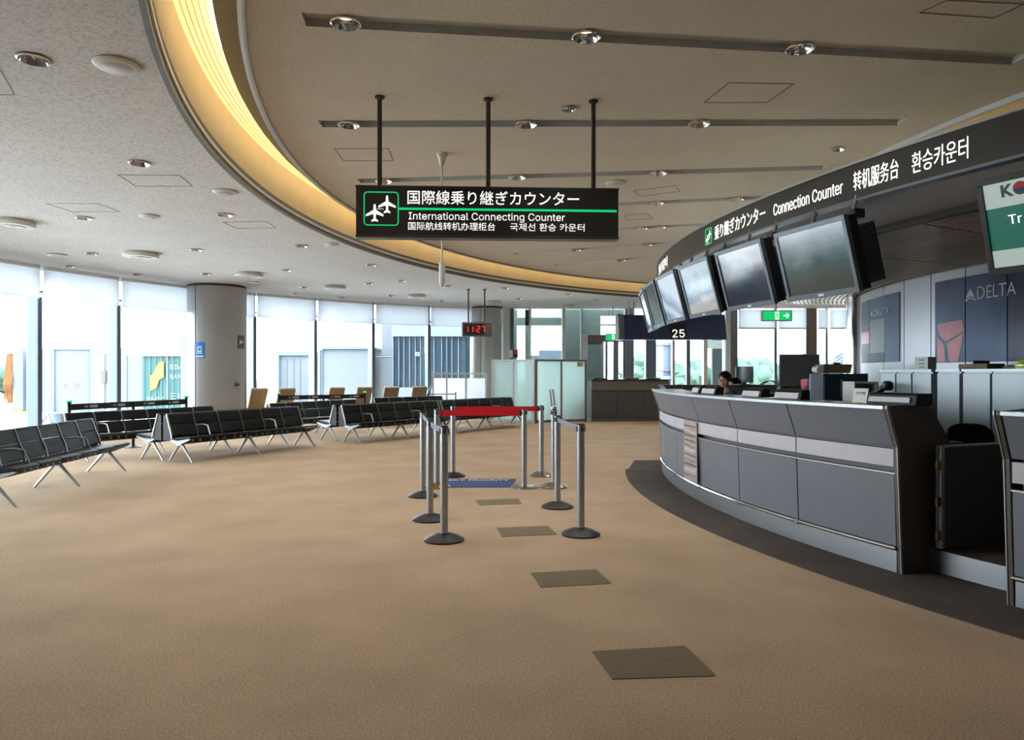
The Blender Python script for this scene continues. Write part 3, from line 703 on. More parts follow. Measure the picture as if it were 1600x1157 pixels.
def screen_glow(name, stops, cloud, strength, diag=0.0):  # emissive colour ramp with noise, set on the display face
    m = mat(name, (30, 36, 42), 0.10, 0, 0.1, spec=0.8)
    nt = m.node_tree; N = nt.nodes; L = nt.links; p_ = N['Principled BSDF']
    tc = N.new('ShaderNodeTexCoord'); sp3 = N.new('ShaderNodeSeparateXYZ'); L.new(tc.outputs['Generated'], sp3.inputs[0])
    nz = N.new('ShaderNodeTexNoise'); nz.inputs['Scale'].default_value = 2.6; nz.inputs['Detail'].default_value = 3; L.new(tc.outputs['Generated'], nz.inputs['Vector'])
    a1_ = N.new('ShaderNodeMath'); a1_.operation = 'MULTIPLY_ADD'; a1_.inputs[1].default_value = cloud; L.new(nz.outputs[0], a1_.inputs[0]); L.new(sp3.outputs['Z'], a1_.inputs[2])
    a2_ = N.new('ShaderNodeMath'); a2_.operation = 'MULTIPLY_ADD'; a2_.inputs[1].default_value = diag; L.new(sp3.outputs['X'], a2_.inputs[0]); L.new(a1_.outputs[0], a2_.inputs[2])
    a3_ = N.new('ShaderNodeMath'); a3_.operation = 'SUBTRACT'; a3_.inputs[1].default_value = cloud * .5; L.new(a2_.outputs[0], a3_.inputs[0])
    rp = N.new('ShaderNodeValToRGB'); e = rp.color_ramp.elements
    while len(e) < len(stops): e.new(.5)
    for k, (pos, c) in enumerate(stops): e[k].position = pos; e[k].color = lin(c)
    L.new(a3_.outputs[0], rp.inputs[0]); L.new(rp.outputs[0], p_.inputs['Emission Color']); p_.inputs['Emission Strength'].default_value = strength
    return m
smat = [screen_glow('screen_teal_grey', [(.18, (52, 62, 60)), (.42, (46, 82, 84)), (.58, (112, 128, 134)), (.85, (168, 180, 190))], .45, .8),
        screen_glow('screen_dim_patch', [(.35, (46, 54, 66)), (.75, (72, 82, 96)), (1.0, (176, 180, 190))], .55, .7, .35),
        screen_glow('screen_pale_blue', [(.12, (196, 190, 184)), (.3, (120, 140, 160)), (.55, (150, 172, 190)), (.85, (206, 220, 230))], .7, .8),
        screen_glow('screen_white_bands', [(.2, (112, 138, 166)), (.45, (206, 220, 232)), (.6, (128, 150, 176)), (.9, (214, 224, 234))], .3, .8, .6),
        screen_glow('screen_grey_dim', [(.3, (84, 96, 102)), (.8, (58, 66, 70))], .4, .7)]
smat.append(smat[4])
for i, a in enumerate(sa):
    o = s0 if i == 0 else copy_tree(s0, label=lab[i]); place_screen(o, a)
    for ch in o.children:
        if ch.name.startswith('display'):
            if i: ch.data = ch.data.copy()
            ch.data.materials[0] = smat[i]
gs = make_screen(.86, 'green lit screen at the right edge, reading Tr', True)
h = .43
def tpt(u, w_, d): return (u, -w_ * sin(TH) - d * cos(TH), w_ * cos(TH) - d * sin(TH))
text_on('Tr', .11, tpt(-h + .15, .30, -.010), (1, 0, 0), (0, -sin(TH), cos(TH)), 'letter', gs)
text_on('K', .10, tpt(-h + .13, .47, -.010), (1, 0, 0), (0, -sin(TH), cos(TH)), 'navy', gs, bold=.03)
for m_, s_ in (('red', 1), ('navy', -1)):
    vs = []; c = Vector(tpt(-h + .24, .505, -.010)); uu = Vector((1, 0, 0)); vv = Vector((0, -sin(TH), cos(TH)))
    for i in range(11):
        a = pi * i / 10 * s_; vs.append(c + uu * .04 * cos(a) + vv * .04 * sin(a))
    MB().add(vs, [tuple(range(11))]).build('round_emblem', m_, gs)
a = ang(1525, 11.0); a += degrees(.43 / 11.0); place_screen(gs, a)
# ------------------------------------------------------------------ airline panels on the core wall
def wall_patch(pa, pb, z0, z1, m, parent, name, d0=.0, d1=.012):
    return MB().sweep([(R_CORE + d0, z0), (R_CORE + d1, z0), (R_CORE + d1, z1), (R_CORE + d0, z1)], C2, ang(pa, R_CORE + d1), ang(pb, R_CORE + d1), 6).build(name, m, parent, True)
def tri_logo(a, z, s, parent):
    u = Vector((-sin(radians(a)), cos(radians(a)), 0)); v = Vector((0, 0, 1)); o = Vector((*pol(C2, R_CORE + .016, a), z))
    for poly in ([(0, 1), (.5, .28), (0, .42)], [(0, 1), (0, .42), (-.5, .28)], [(-.55, 0), (0, .25), (.55, 0), (.5, .18), (0, .36), (-.5, .18)]):
        MB().add([o + u * p[0] * s + v * p[1] * s for p in poly], [tuple(range(len(poly)))]).build('triangle_logo', 'letter_flat', parent)
t = thing('airline_poster', 'narrow blue airline panel with small DELTA lettering', 'poster', (*pol(C2, R_CORE, ang(1375, R_CORE)), 1.66))
wall_patch(1346, 1405, 1.66, 2.60, 'poster', t, 'sheet')
wall_patch(1346, 1358, 1.66, 2.60, 'poster_d', t, 'navy_stripe', .012, .014); wall_patch(1346, 1358, 1.95, 2.13, 'poster_r', t, 'red_patch', .014, .016)
wall_patch(1359, 1382, 1.80, 2.28, 'poster_g', t, 'grey_patch', .012, .014); wall_patch(1359, 1382, 1.66, 1.80, 'poster_d', t, 'navy_patch', .012, .014)
text_arc('DELTA', .13, C2, R_CORE + .016, ang(1367.5, R_CORE), ang(1391.5, R_CORE), 2.335, 'letter_flat', t); tri_logo(ang(1363.5, R_CORE), 2.335, .09, t)
t = thing('airline_poster', 'wide blue airline panel with large DELTA lettering and red shape', 'poster', (*pol(C2, R_CORE, ang(1540, R_CORE)), 1.62))
wall_patch(1461, 1507.5, 1.63, 2.62, 'poster', t, 'sheet'); wall_patch(1509, 1573, 1.63, 2.62, 'poster', t, 'sheet'); wall_patch(1575, 1660, 1.63, 2.62, 'poster_d', t, 'sheet')
A_ = lambda p: ang(p, R_CORE + .014)
def wall_poly(pts, m_, nm):      # convex outline laid on the curved wall in upright slices
    xs = sorted(p[0] for p in pts); n = 10; top = []; bot = []
    for k in range(n + 1):
        x = min(max(xs[0] + (xs[-1] - xs[0]) * k / n, xs[0] + .01), xs[-1] - .01); zs = []
        for (xa, za), (xb, zb) in zip(pts, pts[1:] + pts[:1]):
            if (xa - x) * (xb - x) <= 0 and xa != xb: zs.append(za + (zb - za) * (x - xa) / (xb - xa))
        top.append((*pol(C2, R_CORE + .0145, A_(x)), max(zs))); bot.append((*pol(C2, R_CORE + .0145, A_(x)), min(zs)))
    MB().add(top + bot, [(k, k + 1, n + 2 + k, n + 1 + k) for k in range(n)]).build(nm, m_, t)
wall_poly([(1463.5, 2.10), (1505, 2.13), (1507, 2.0), (1478, 1.88), (1465, 1.99)], 'poster_r', 'red_shape'); wall_poly([(1464, 1.95), (1476, 1.84), (1477, 1.64), (1465, 1.64)], 'poster_r', 'red_shape'); wall_poly([(1480, 1.86), (1506, 1.98), (1497, 1.64), (1483, 1.64)], 'poster_r', 'red_shape')
text_arc('DELTA', .21, C2, R_CORE + .016, ang(1529, R_CORE), ang(1590, R_CORE), 2.34, 'letter_flat', t); tri_logo(ang(1518, R_CORE), 2.325, .15, t)

# ------------------------------------------------------------------ cabinets and things behind the counter
RC = 8.4
cj = [1375, 1399.5, 1424.5, 1456, 1463, 1500.5, 1503, 1548.5, 1602]
cl = ['silver grey cabinet at the end nearest the far windows', 'second silver grey cabinet from the window end', 'third silver grey cabinet, left of the dark gap', None, 'silver grey cabinet just right of the dark gap', None, 'wide silver grey cabinet below the trays', 'silver grey cabinet at the right edge of the picture']
for i, lb in enumerate(cl):
    if not lb: continue
    a0, a1 = ang(cj[i], RC), ang(cj[i + 1], RC)
    t = thing('cabinet', lb, 'cabinet', (*pol(C2, RC - .2, (a0 + a1) / 2), .17), group='cabinets behind the counter')
    MB().sweep([(RC - .42, .17), (RC - .02, .17), (RC - .02, 1.52), (RC - .42, 1.52)], C2, a0 + .05, a1 - .05, 3).build('body', 'cab', t)
    MB().sweep([(RC - .02, .22), (RC, .22), (RC, 1.50), (RC - .02, 1.50)], C2, a0 + .08, a1 - .08, 3).build('door', 'cab', t, bevel=.003)
    MB().sweep([(RC - .44, 1.52), (RC + .01, 1.52), (RC + .01, 1.545), (RC - .44, 1.545)], C2, a0, a1, 3).build('top_board', 'wallp', t)
def bx(name, label, cat, pa, pb, ya, yb, Y, dep, m, bev=.006):   # a box standing at depth Y seen between columns and rows
    x0, x1 = X(pa, Y), X(pb, Y); z0, z1 = EYE - (yb - YH) / F * Y, EYE - (ya - YH) / F * Y
    t = thing(name, label, cat, ((x0 + x1) / 2, Y + dep / 2, z0))
    MB().box(((x0 + x1) / 2, Y + dep / 2, (z0 + z1) / 2), (x1 - x0, dep, z1 - z0)).build('body', m, t, bevel=bev)
    return t, x0, x1, z0, z1
def onc(p, dr=.1): q = pol(C2, RC - dr, ang(p, RC)); return q
q = onc(1427, .15); t = thing('paper_box', 'white printed carton standing on the cabinet', 'box', (q[0], q[1], 1.545))
MB().box((q[0], q[1], 1.545 + .07), (.13, .17, .14), radians(20)).build('carton', 'offwhite', t, bevel=.004)
for i in range(3): MB().box((q[0] - .062, q[1] - .03 - .0 * i, 1.57 + .04 * i), (.012, .06, .012), radians(20)).build('print_line', 'bluebox', t)
q = onc(1508, .2); t = thing('paper_tray', 'low brown tray with a dark divider on the cabinets', 'tray', (q[0], q[1], 1.545)); tr = ang(1508, RC) + 90
MB().box((q[0], q[1], 1.552), (.34, .22, .012), radians(tr)).build('base', 'card', t)
for s in (-1, 1):
    MB().box((q[0] + s * .105 * cos(radians(tr + 90)), q[1] + s * .105 * sin(radians(tr + 90)), 1.575), (.34, .01, .05), radians(tr)).build('side', 'card', t)
    MB().box((q[0] + s * .165 * cos(radians(tr)), q[1] + s * .165 * sin(radians(tr)), 1.575), (.01, .21, .05), radians(tr)).build('end', 'card', t)
MB().box((q[0], q[1], 1.59), (.012, .2, .085), radians(tr)).build('divider', 'seam', t)
q = onc(1574, .2); t = thing('document_tray', 'dark flat tray on the cabinets beside a yellow vest', 'tray', (q[0], q[1], 1.545))
MB().box((q[0], q[1], 1.56), (.26, .2, .03), radians(tr + 6)).build('tray_body', 'slat_d', t, bevel=.006); MB().box((q[0], q[1], 1.58), (.2, .15, .012), radians(tr + 6)).build('paper', 'seam', t)
q = onc(1592, .12); t = thing('hi_vis_vest', 'folded yellow high-visibility vest on the cabinet', 'vest', (q[0], q[1], 1.545))
b = MB(); b.lathe([(.10, 0), (.11, .03), (.09, .06), (.05, .09), (.01, .10)], 14, (q[0], q[1], 1.545)); b.lathe([(.07, 0), (.08, .04), (.05, .11), (.01, .13)], 12, (q[0] + .05, q[1] - .08, 1.545)); b.build('cloth', 'yellow', t, True)
MB().lathe([(.112, .025), (.114, .04), (.11, .05)], 14, (q[0], q[1], 1.545), False).build('reflective_band', 'alum', t, True)

bk = thing('back_counter', 'dark long back counter below the far windows', 'counter', (4.6, 14.2, 0))
MB().box((4.6, 14.25, .62), (3.2, .5, 1.24)).build('body', 'counter_far', bk); MB().box((4.6, 14.22, 1.258), (3.3, .6, .035)).build('top_board', 'seam', bk, bevel=.004)
t, x0, x1, z0, z1 = bx('desk_monitor', 'dark desk monitor behind the seated woman', 'monitor', 1150, 1177.5, 573, 598, 14.25, .05, 'screen'); MB().box(((x0 + x1) / 2, 14.3, (z0 + 1.27) / 2), (.08, .06, z0 - 1.27 + .02)).build('stand', 'black', t)
MB().box(((x0 + x1) / 2, 14.3, 1.283), (.2, .16, .016)).build('foot', 'black', t, bevel=.004)
t, x0, x1, z0, z1 = bx('desk_partition', 'square grey fabric partition standing on the back counter', 'partition', 1218.5, 1279, 555, 602.4, 14.0, .05, 'board')
MB().box(((x0 + x1) / 2, 14.02, z1 + .006), (x1 - x0 + .03, .06, .02)).build('top_trim', 'alum', t); MB().box((x1 + .008, 14.02, (z0 + z1) / 2), (.02, .06, z1 - z0)).build('side_trim', 'alum', t)
cr = thing('chrome_rack', 'arched chrome rack on the back counter', 'rack', (5.05, 14.2, 1.276))
for dy in (0, .12):
    MB().tube([(4.92 + .36 * i / 8, 14.1 + dy, 1.28 + .075 * sin(pi * i / 8)) for i in range(9)], .012, 6).build('arch', 'chrome', cr, True)
MB().box((5.1, 14.16, 1.30), (.3, .14, .012)).build('shelf', 'steel', cr)
bs = thing('blue_stand', 'tall narrow blue stand with a dark opening', 'stand', (*at(1279, 0, 10.6)[:2], .17))
x0, x1 = X(1271.5, 10.6), X(1286, 10.6); zt_ = EYE - (585 - YH) / F * 10.6
for xa, xb, za, zb in ((x0, x0 + .04, .17, zt_), (x1 - .04, x1, .17, zt_), (x0 + .04, x1 - .04, zt_ - .09, zt_), (x0 + .04, x1 - .04, .17, .7)):
    MB().box(((xa + xb) / 2, 10.68, (za + zb) / 2), (xb - xa, .16, zb - za)).build('frame', 'bluebox', bs, bevel=.003)
MB().box(((x0 + x1) / 2, 10.75, (.7 + zt_ - .09) / 2), (x1 - x0 - .08, .02, zt_ - .79)).build('opening', 'seam', bs)
tc_ = thing('dark_cupboard', 'dark teal two-door cupboard behind the counter', 'cupboard', (*at(1320, 0, 9.9)[:2], .17))
x0, x1 = X(1287, 9.9), X(1357, 9.9)
MB().box(((x0 + x1) / 2, 10.12, .835), (x1 - x0, .42, 1.33)).build('body', 'teal', tc_, bevel=.005)
xm = X(1313.5, 9.9)
for xa, xb in ((x0 + .01, xm - .006), (xm + .006, x1 - .01)): MB().box(((xa + xb) / 2, 9.90, .82), (xb - xa, .02, 1.26)).build('door', 'teal', tc_, bevel=.003)
MB().box((xm, 9.885, 1.3), (.008, .012, .25)).build('edge_strip', 'alum', tc_)
cb = thing('cardboard_tray', 'open cardboard box on the dark cupboard', 'box', ((x0 + .24), 10.05, 1.5))
bm_ = [(X(1289.5, 9.95), X(1329, 9.95)), (X(1287, 9.95), X(1331.5, 9.95))]
b = MB(); y0, y1 = 9.95, 10.2
b.add([(bm_[0][0], y0, 1.503), (bm_[0][1], y0, 1.503), (bm_[0][1], y1, 1.503), (bm_[0][0], y1, 1.503), (bm_[1][0], y0 - .02, 1.628), (bm_[1][1], y0 - .02, 1.628), (bm_[1][1], y1 + .02, 1.628), (bm_[1][0], y1 + .02, 1.628)], [(0, 1, 2, 3), (0, 1, 5, 4), (1, 2, 6, 5), (2, 3, 7, 6), (3, 0, 4, 7)])
o = b.build('carton', 'card', cb); sm = o.modifiers.new('thickness', 'SOLIDIFY'); sm.thickness = .006
MB().box((X(1312, 10.0), 10.08, 1.61), (.12, .02, .09), .4).build('contents', 'seam', cb)
pr_ = thing('paper_roll', 'white paper roll lying beside the cardboard box', 'paper roll', (X(1284, 9.9), 10.0, 1.5))
b = MB()
for i in range(2): b.tube([(X(1283.5, 9.9), 9.93, 1.555), (X(1283.5, 9.9) + .02, 10.15, 1.555)], .05 if i == 0 else .018, 18)
b.build('roll', 'offwhite', pr_, True)
bs2 = thing('white_shelf_unit', 'small white open shelf behind the counter', 'shelf', (X(1353, 8.4), 8.5, .17))
x0, x1 = X(1335, 8.3), X(1373, 8.3)
for za, zb in ((1.38, 1.405), (1.10, 1.12)): MB().box(((x0 + x1) / 2, 8.45, (za + zb) / 2), (x1 - x0, .3, zb - za)).build('shelf_board', 'offwhite', bs2)
for xx in (x0 + .012, x1 - .012): MB().box((xx, 8.45, .78), (.024, .3, 1.22)).build('side', 'offwhite', bs2)
MB().box(((x0 + x1) / 2, 8.59, .78), (x1 - x0, .02, 1.2)).build('back', 'offwhite', bs2)
ed = thing('side_desk', 'dark side desk carrying a handbag behind the counter', 'desk', (X(1240, 11.7), 11.7, .17))
MB().box((X(1238, 11.7), 11.72, .66), (.95, .5, .98)).build('body', 'counter_far', ed, bevel=.004); MB().box((X(1238, 11.7), 11.70, 1.165), (1.0, .56, .03)).build('desk_board', 'seam', ed, bevel=.004)
hb = thing('handbag', 'brown handbag with looped handle on the desk', 'bag', (X(1235, 11.6), 11.6, 1.18))
hx = X(1235, 11.6)
MB().box((hx, 11.65, 1.245), (.36, .16, .13)).build('bag_body', 'slat_d', hb, bevel=.04, seg=3)
MB().tube([(hx - .12 + .24 * i / 8, 11.6, 1.28 + .06 * sin(pi * i / 8)) for i in range(9)], .012, 6).build('strap', 'card', hb, True)
rf = thing('red_folder', 'red ring binder propped beside the blue stand', 'folder', (X(1262, 11.6), 11.6, 1.18))
MB().box((X(1262, 11.6), 11.65, 1.29), (.08, .26, .22)).build('cover', 'red', rf, bevel=.006); MB().box((X(1262, 11.6) + .005, 11.65, 1.30), (.06, .262, .21)).build('pages', 'offwhite', rf)

# things standing on the counter top
def ctop(p, R=10.52): q = pol(C2, R, ang(p, R)); return q, ang(p, R)
lb = ['small black card reader with pale front plate at the far counter end', 'second black card reader from the far counter end', 'black card reader with pale front beside the woman', 'wide black card reader in the middle of the counter']
for (pa, pb), l_ in zip(((1083, 1094), (1098, 1119), (1161, 1190), (1211, 1252)), lb):
    (qx, qy), a = ctop((pa + pb) / 2); wd = radians(ang(pb, 10.52) - ang(pa, 10.52)) * 10.52
    t = thing('card_reader', l_, 'card reader', (qx, qy, 1.26), radians(a + 90), group='card readers on the counter')
    I = MW[t.name]
    def loc(bld, nm, m_, **k): bld.v = [tuple(I @ Vector(p)) for p in bld.v]; return bld.build(nm, m_, t, **k)
    loc(MB().xprism([(-.02, 0), (.09, 0), (.09, .085), (.03, .09), (0, .065)], -wd / 2, wd / 2), 'housing', 'black', bevel=.006)
    loc(MB().xprism([(-.026, .008), (-.021, .008), (-.003, .062), (-.008, .062)], -wd / 2 + .01, wd / 2 - .03), 'front_plate', 'lam_lt')
    loc(MB().box((0, .06, .089), (wd * .6, .03, .008)), 'slot_cover', 'seam')
(qx, qy), a = ctop(1394, 10.57); t = thing('ticket_printer', 'large black ticket printer with grey slot at the near counter end', 'printer', (qx, qy, 1.26), radians(a + 90)); I = MW[t.name]
def loc(bld, nm, m_, **k): bld.v = [tuple(I @ Vector(p)) for p in bld.v]; return bld.build(nm, m_, t, **k)
loc(MB().xprism([(-.02, 0), (.16, 0), (.16, .09), (.02, .09), (0, .075)], -.22, .22), 'housing', 'black', bevel=.008)
loc(MB().xprism([(-.026, .022), (-.018, .022), (-.008, .06), (-.016, .06)], -.20, .17), 'slot_panel', 'alum')
(qx, qy), a = ctop(1371, 10.37); t = thing('handset', 'black telephone handset lying behind the ticket printer', 'telephone', (qx, qy, 1.26))
tn = (-sin(radians(a)), cos(radians(a)))
MB().tube([(qx - tn[0] * .13, qy - tn[1] * .13, 1.30), (qx, qy, 1.35), (qx + tn[0] * .09, qy + tn[1] * .09, 1.40)], [.02, .024, .03], 10).build('grip', 'black', t, True)
MB().lathe([(.03, -.03), (.045, 0), (.04, .03), (.02, .045)], 14, (qx + tn[0] * .1, qy + tn[1] * .1, 1.395)).build('earpiece', 'black', t, True)
MB().box((qx, qy, 1.28), (.2, .05, .04), atan2(tn[1], tn[0])).build('cradle', 'black', t, bevel=.01)
(qx, qy), a = ctop(1344.5, 10.55); t = thing('notice_card', 'small white notice card standing on the counter', 'card', (qx, qy, 1.26)); tn = (-sin(radians(a)), cos(radians(a)))
MB().box((qx, qy, 1.32), (.15, .008, .12), radians(a + 90), -.2).build('card', 'offwhite', t)
for z, w_, m_ in ((1.345, .08, 'bluebox'), (1.33, .09, 'lam_lt'), (1.285, .06, 'navy')):
    n_ = (cos(radians(a)), sin(radians(a))); MB().box((qx + n_[0] * .006, qy + n_[1] * .006, z), (w_, .006, .01), radians(a + 90), -.2).build('print_line', m_, t)
for i, (p, l_) in enumerate(((1139, 'white paper slip on the counter by the woman'), (1201, 'white paper sheet between the two wide card readers'), (1288, 'tiny white slip on the near half of the counter'), (1325, 'pale leaflet beside the notice card'))):
    (qx, qy), a = ctop(p, 10.6); t = thing('paper_sheet', l_, 'paper', (qx, qy, 1.261), group='papers on the counter')
    MB().box((qx, qy, 1.264), ((.10, .16, .06, .2)[i], .09, .004), radians(a + 90 + 6 * i)).build('sheet', 'offwhite', t)
    MB().box((qx, qy, 1.2665), (.04, .03, .001), radians(a + 90 + 6 * i)).build('print_line', 'lam_lt', t)
# black swivel chair behind the low door
def swivel_chair(x, y, z, rz, label, back_top=1.09):
    t = thing('swivel_chair', label, 'chair', (x, y, z), rz); I = MW[t.name]
    def L_(b, nm, m_, **k): b.v = [tuple(I @ Vector(p)) for p in b.v]; return b.build(nm, m_, t, **k)
    for i in range(5):
        a = 2 * pi * i / 5; L_(MB().tube([(0, 0, .10), (.27 * cos(a), .27 * sin(a), .06)], [.025, .018], 8), 'foot', 'black', smooth=True)
        L_(MB().lathe([(.0, 0), (.03, .005), (.03, .05), (.0, .055)], 10, (.27 * cos(a), .27 * sin(a), 0), False), 'caster', 'rubber', smooth=True)
    L_(MB().lathe([(.03, .06), (.03, .40)], 12), 'gas_stem', 'steel_d', smooth=True)
    L_(MB().lathe([(.05, .40), (.21, .41), (.235, .44), (.23, .47), (.18, .485)], 24), 'seat', 'leather', smooth=True)
    L_(MB().tube([(0, .2, .42), (0, .27, .5), (0, .26, .66)], .02, 8), 'back_stem', 'black', smooth=True)
    v = []; f = []; n = 24
    for d, s in ((0, .96), (.02, 1.0), (.045, .96)):
        for i in range(n):
            a = 2 * pi * i / n; cx = abs(cos(a)) ** .6 * (1 if cos(a) > 0 else -1); cz = abs(sin(a)) ** .7 * (1 if sin(a) > 0 else -1)
            v.append((.21 * cx * s, .24 - d - .05 * (1 - cx * cx) + .03, (back_top - z - .19) + .18 * cz * s))
    for k in range(2):
        for i in range(n): j = (i + 1) % n; f.append((k * n + i, k * n + j, (k + 1) * n + j, (k + 1) * n + i))
    f += [tuple(range(n))[::-1], tuple(range(2 * n, 3 * n))]
    L_(MB().add(v, f), 'backrest', 'leather', smooth=True)
    return t
sx, sy = X(1488, 6.4), 6.4
swivel_chair(sx, sy, .17, radians(180), 'black swivel chair with rounded back behind the low door', 1.08)
# ------------------------------------------------------------------ tandem seats
PITCH = .52
def make_bench(n, label):
    t = thing('tandem_bench', label, 'bench', group='black tandem benches')
    Ln = n * PITCH
    seat_p = [(-.66, .415), (-.655, .44), (-.60, .452), (-.40, .430), (-.20, .410), (-.17, .425), (-.17, .375), (-.40, .385), (-.60, .405)]
    low_p = [(-.185, .415), (-.165, .46), (-.130, .52), (-.105, .60), (-.125, .61), (-.160, .53), (-.200, .47), (-.22, .43)]
    low_p = [(-.225, .435), (-.195, .53), (-.150, .63), (-.105, .63), (-.145, .53), (-.175, .42)]
    up_p = [(-.150, .635), (-.120, .735), (-.095, .805), (-.065, .82), (-.045, .80), (-.070, .72), (-.105, .635)]
    for i in range(n):
        x0, x1 = i * PITCH + .015, (i + 1) * PITCH - .015
        s_ = MB().xprism(seat_p, x0, x1).build('seat', 'leather', t, True, .010)
        b_ = MB().xprism(low_p, x0, x1).build('backrest', 'leather', t, True, .010)
        h_ = MB().xprism(up_p, x0, x1).build('headroll', 'leather', b_, True, .012)
        for xx in (x0 + .10, (x0 + x1) / 2, x1 - .10): MB().box((xx, -.40, .355), (.018, .05, .05)).build('seat_bracket', 'alum', s_)
    for i in range(n + 1):
        x = i * PITCH
        MB().xprism([(-.235, .40), (-.205, .53), (-.158, .64), (-.10, .81), (-.08, .815), (-.12, .69), (-.155, .58), (-.185, .50), (-.21, .40)], x - .012, x + .012).build('side_frame', 'alum' if i in (0, n) else 'steel_d', t, True)
        if i % 3 == 1 or i == n - 1 and n % 3 == 0 and False:
            MB().tube([(x, -.19, .60), (x, -.36, .615), (x, -.47, .60), (x, -.535, .44)], .012, 8).build('armrest', 'alum', t, True)
    for xx in (.006, Ln - .006): MB().xprism([(-.195, .36), (-.15, .56), (-.085, .79), (-.004, .79), (-.004, .36)], xx - .006, xx + .006).build('end_filler', 'leather_s', t)
    MB().box((Ln / 2, -.34, .335), (Ln - .1, .06, .07)).build('beam', 'black', t, bevel=.006)
    MB().box((Ln / 2, -.20, .375), (Ln - .1, .03, .05)).build('back_beam', 'black', t, bevel=.006)
    for x0, d in ((.02, -1), (Ln - .02, 1)):
        MB().xprism([(-.65, .395), (-.64, .41), (-.35, .365), (-.19, .385), (-.19, .36), (-.34, .30), (-.40, .30)], x0 - .02, x0 + .02).build('end_bracket', 'alum', t, True)
    ns = max(2, int(round(n / 2.5)) + 1)
    for k in range(ns):
        x = .08 + (Ln - .16) * k / (ns - 1)
        g = MB()
        for s in (-1, 1):
            g.tube([(x, -.34 + s * .02, .32), (x, -.34 + s * .10, .22), (x, -.34 + s * .255, .035), (x, -.34 + s * .28, .006)], [.028, .022, .017, .014], 8)
        g.box((x, -.34, .305), (.05, .09, .05))
        g.build('leg_stand', 'alum', t, True)
    return t
def bench(n, start, d, label, flip=False):
    l = hypot(*d); d = (d[0] / l, d[1] / l)
    key = n
    if key not in BP: BP[key] = o = make_bench(n, label)
    else: o = copy_tree(BP[key], label=label)
    if flip:
        o.location = (start[0] + d[0] * n * PITCH, start[1] + d[1] * n * PITCH, 0); o.rotation_euler = (0, 0, atan2(-d[1], -d[0]))
    else:
        o.location = (start[0], start[1], 0); o.rotation_euler = (0, 0, atan2(d[1], d[0]))
    return o
BP = {}
bench(6, (-6.15, 7.86), (-.12, .993), 'black bench cut off by the left edge of the picture')
bench(6, (-7.80, 12.4), (.45, .893), 'black bench beneath the first black belt barrier, before the pillar')
bench(6, (-5.94, 12.2), (.445, .895), 'black bench facing the hall, its metal end towards the viewer, left of the pillar front')
bench(6, (-5.98, 12.22), (.445, .895), 'black bench back to back with the hall-facing one, seat towards the windows', True)
bench(6, (-5.66, 16.5), (.44, .9), 'black bench beneath the second black belt barrier')
bench(6, (-3.78, 15.63), (.58, .81), 'black bench facing the hall in the middle row, nearer half')
bench(6, (-3.78 + .58 * 3.25, 15.63 + .81 * 3.25), (.58, .815), 'black bench facing the hall in the middle row, farther half behind the red belts')
bench(6, (-3.84, 15.67), (.58, .81), 'window-facing black bench behind the nearer middle row', True)
bench(6, (-3.84 + .58 * 3.25, 15.67 + .815 * 3.25), (.58, .815), 'window-facing black bench behind the farther middle row', True)
bench(5, (-3.95, 20.2), (.66, .75), 'farthest black bench, in front of the white low fence')

# beige lounge chairs at the glass
def lounge(label):
    t = thing('lounge_chair', label, 'chair', group='beige lounge chairs by the windows')
    MB().xprism([(-.34, .30), (.20, .26), (.22, .40), (-.34, .44)], -.27, .27).build('seat', 'beige', t, True, .02)
    MB().xprism([(.14, .36), (.22, .33), (.50, 1.08), (.42, 1.12)], -.24, .24).build('backrest', 'beige', t, True, .02)
    for s in (-1, 1):
        MB().xprism([(-.34, .30), (.26, .30), (.30, .58), (-.34, .56)], s * .29 - .03, s * .29 + .03).build('armrest', 'beige', t, True, .015)
        MB().tube([(s * .24, -.28, 0), (s * .24, -.26, .30)], .018, 8).build('leg', 'alum', t, True); MB().tube([(s * .24, .22, 0), (s * .24, .18, .28)], .018, 8).build('leg', 'alum', t, True)
    return t
lc = None
for i, (px, Y) in enumerate(((391, 19.5), (435, 19.7), (515, 20.9), (559, 21.4), (602, 21.8), (647, 22.35))):
    lb = 'beige lounge chair, %s from the thick pillar along the windows' % ORD[i]
    lc0 = lc
    o = lounge(lb) if lc is None else copy_tree(lc, label=lb)
    lc = lc or o
    x = X(px, Y); d = (x - C3[0], Y - C3[1])
    o.location = (x, Y, 0); o.rotation_euler = (0, 0, atan2(d[1], d[0]) + pi / 2)

# black belt barriers behind the benches
def barrier(a, b, label, zt=1.0):
    t = thing('belt_barrier', label, 'barrier', (*a, 0), group='black belt barriers by the windows')
    d = Vector((b[0] - a[0], b[1] - a[1])); mid = (a[0] + d.x / 2, a[1] + d.y / 2)
    for p in (a, mid, b):
        zz = zt if p is not mid else zt - .06
        MB().lathe([(.17, 0), (.17, .012), (.04, .04), (.03, .05)], 20, (*p, 0)).build('base', 'rubber', t, True)
        MB().lathe([(.03, .04), (.03, zz - .04), (.045, zz - .035), (.045, zz - .02)], 14, (*p, 0)).build('post', 'black', t, True)
        if p is not mid: MB().lathe([(.047, zz - .02), (.047, zz + .01), (.02, zz + .02)], 14, (*p, 0)).build('green_cap', 'exit', t, True)
    bl = MB().bar(a, b, .006, zt - .17, zt - .055).build('belt', 'belt_blk', t)
    u = d.normalized(); nn = Vector((u.y, -u.x))
    for f_ in (.16, .38, .64, .87):
        c = (a[0] + d.x * f_, a[1] + d.y * f_)
        for s, w_ in ((-.1, .07), (.06, .17)):
            MB().box((c[0] + u.x * s + nn.x * .004, c[1] + u.y * s + nn.y * .004, zt - .112), (w_, .002, .045 if s > 0 else .022), atan2(u.y, u.x)).build('belt_print', 'soffit', bl)
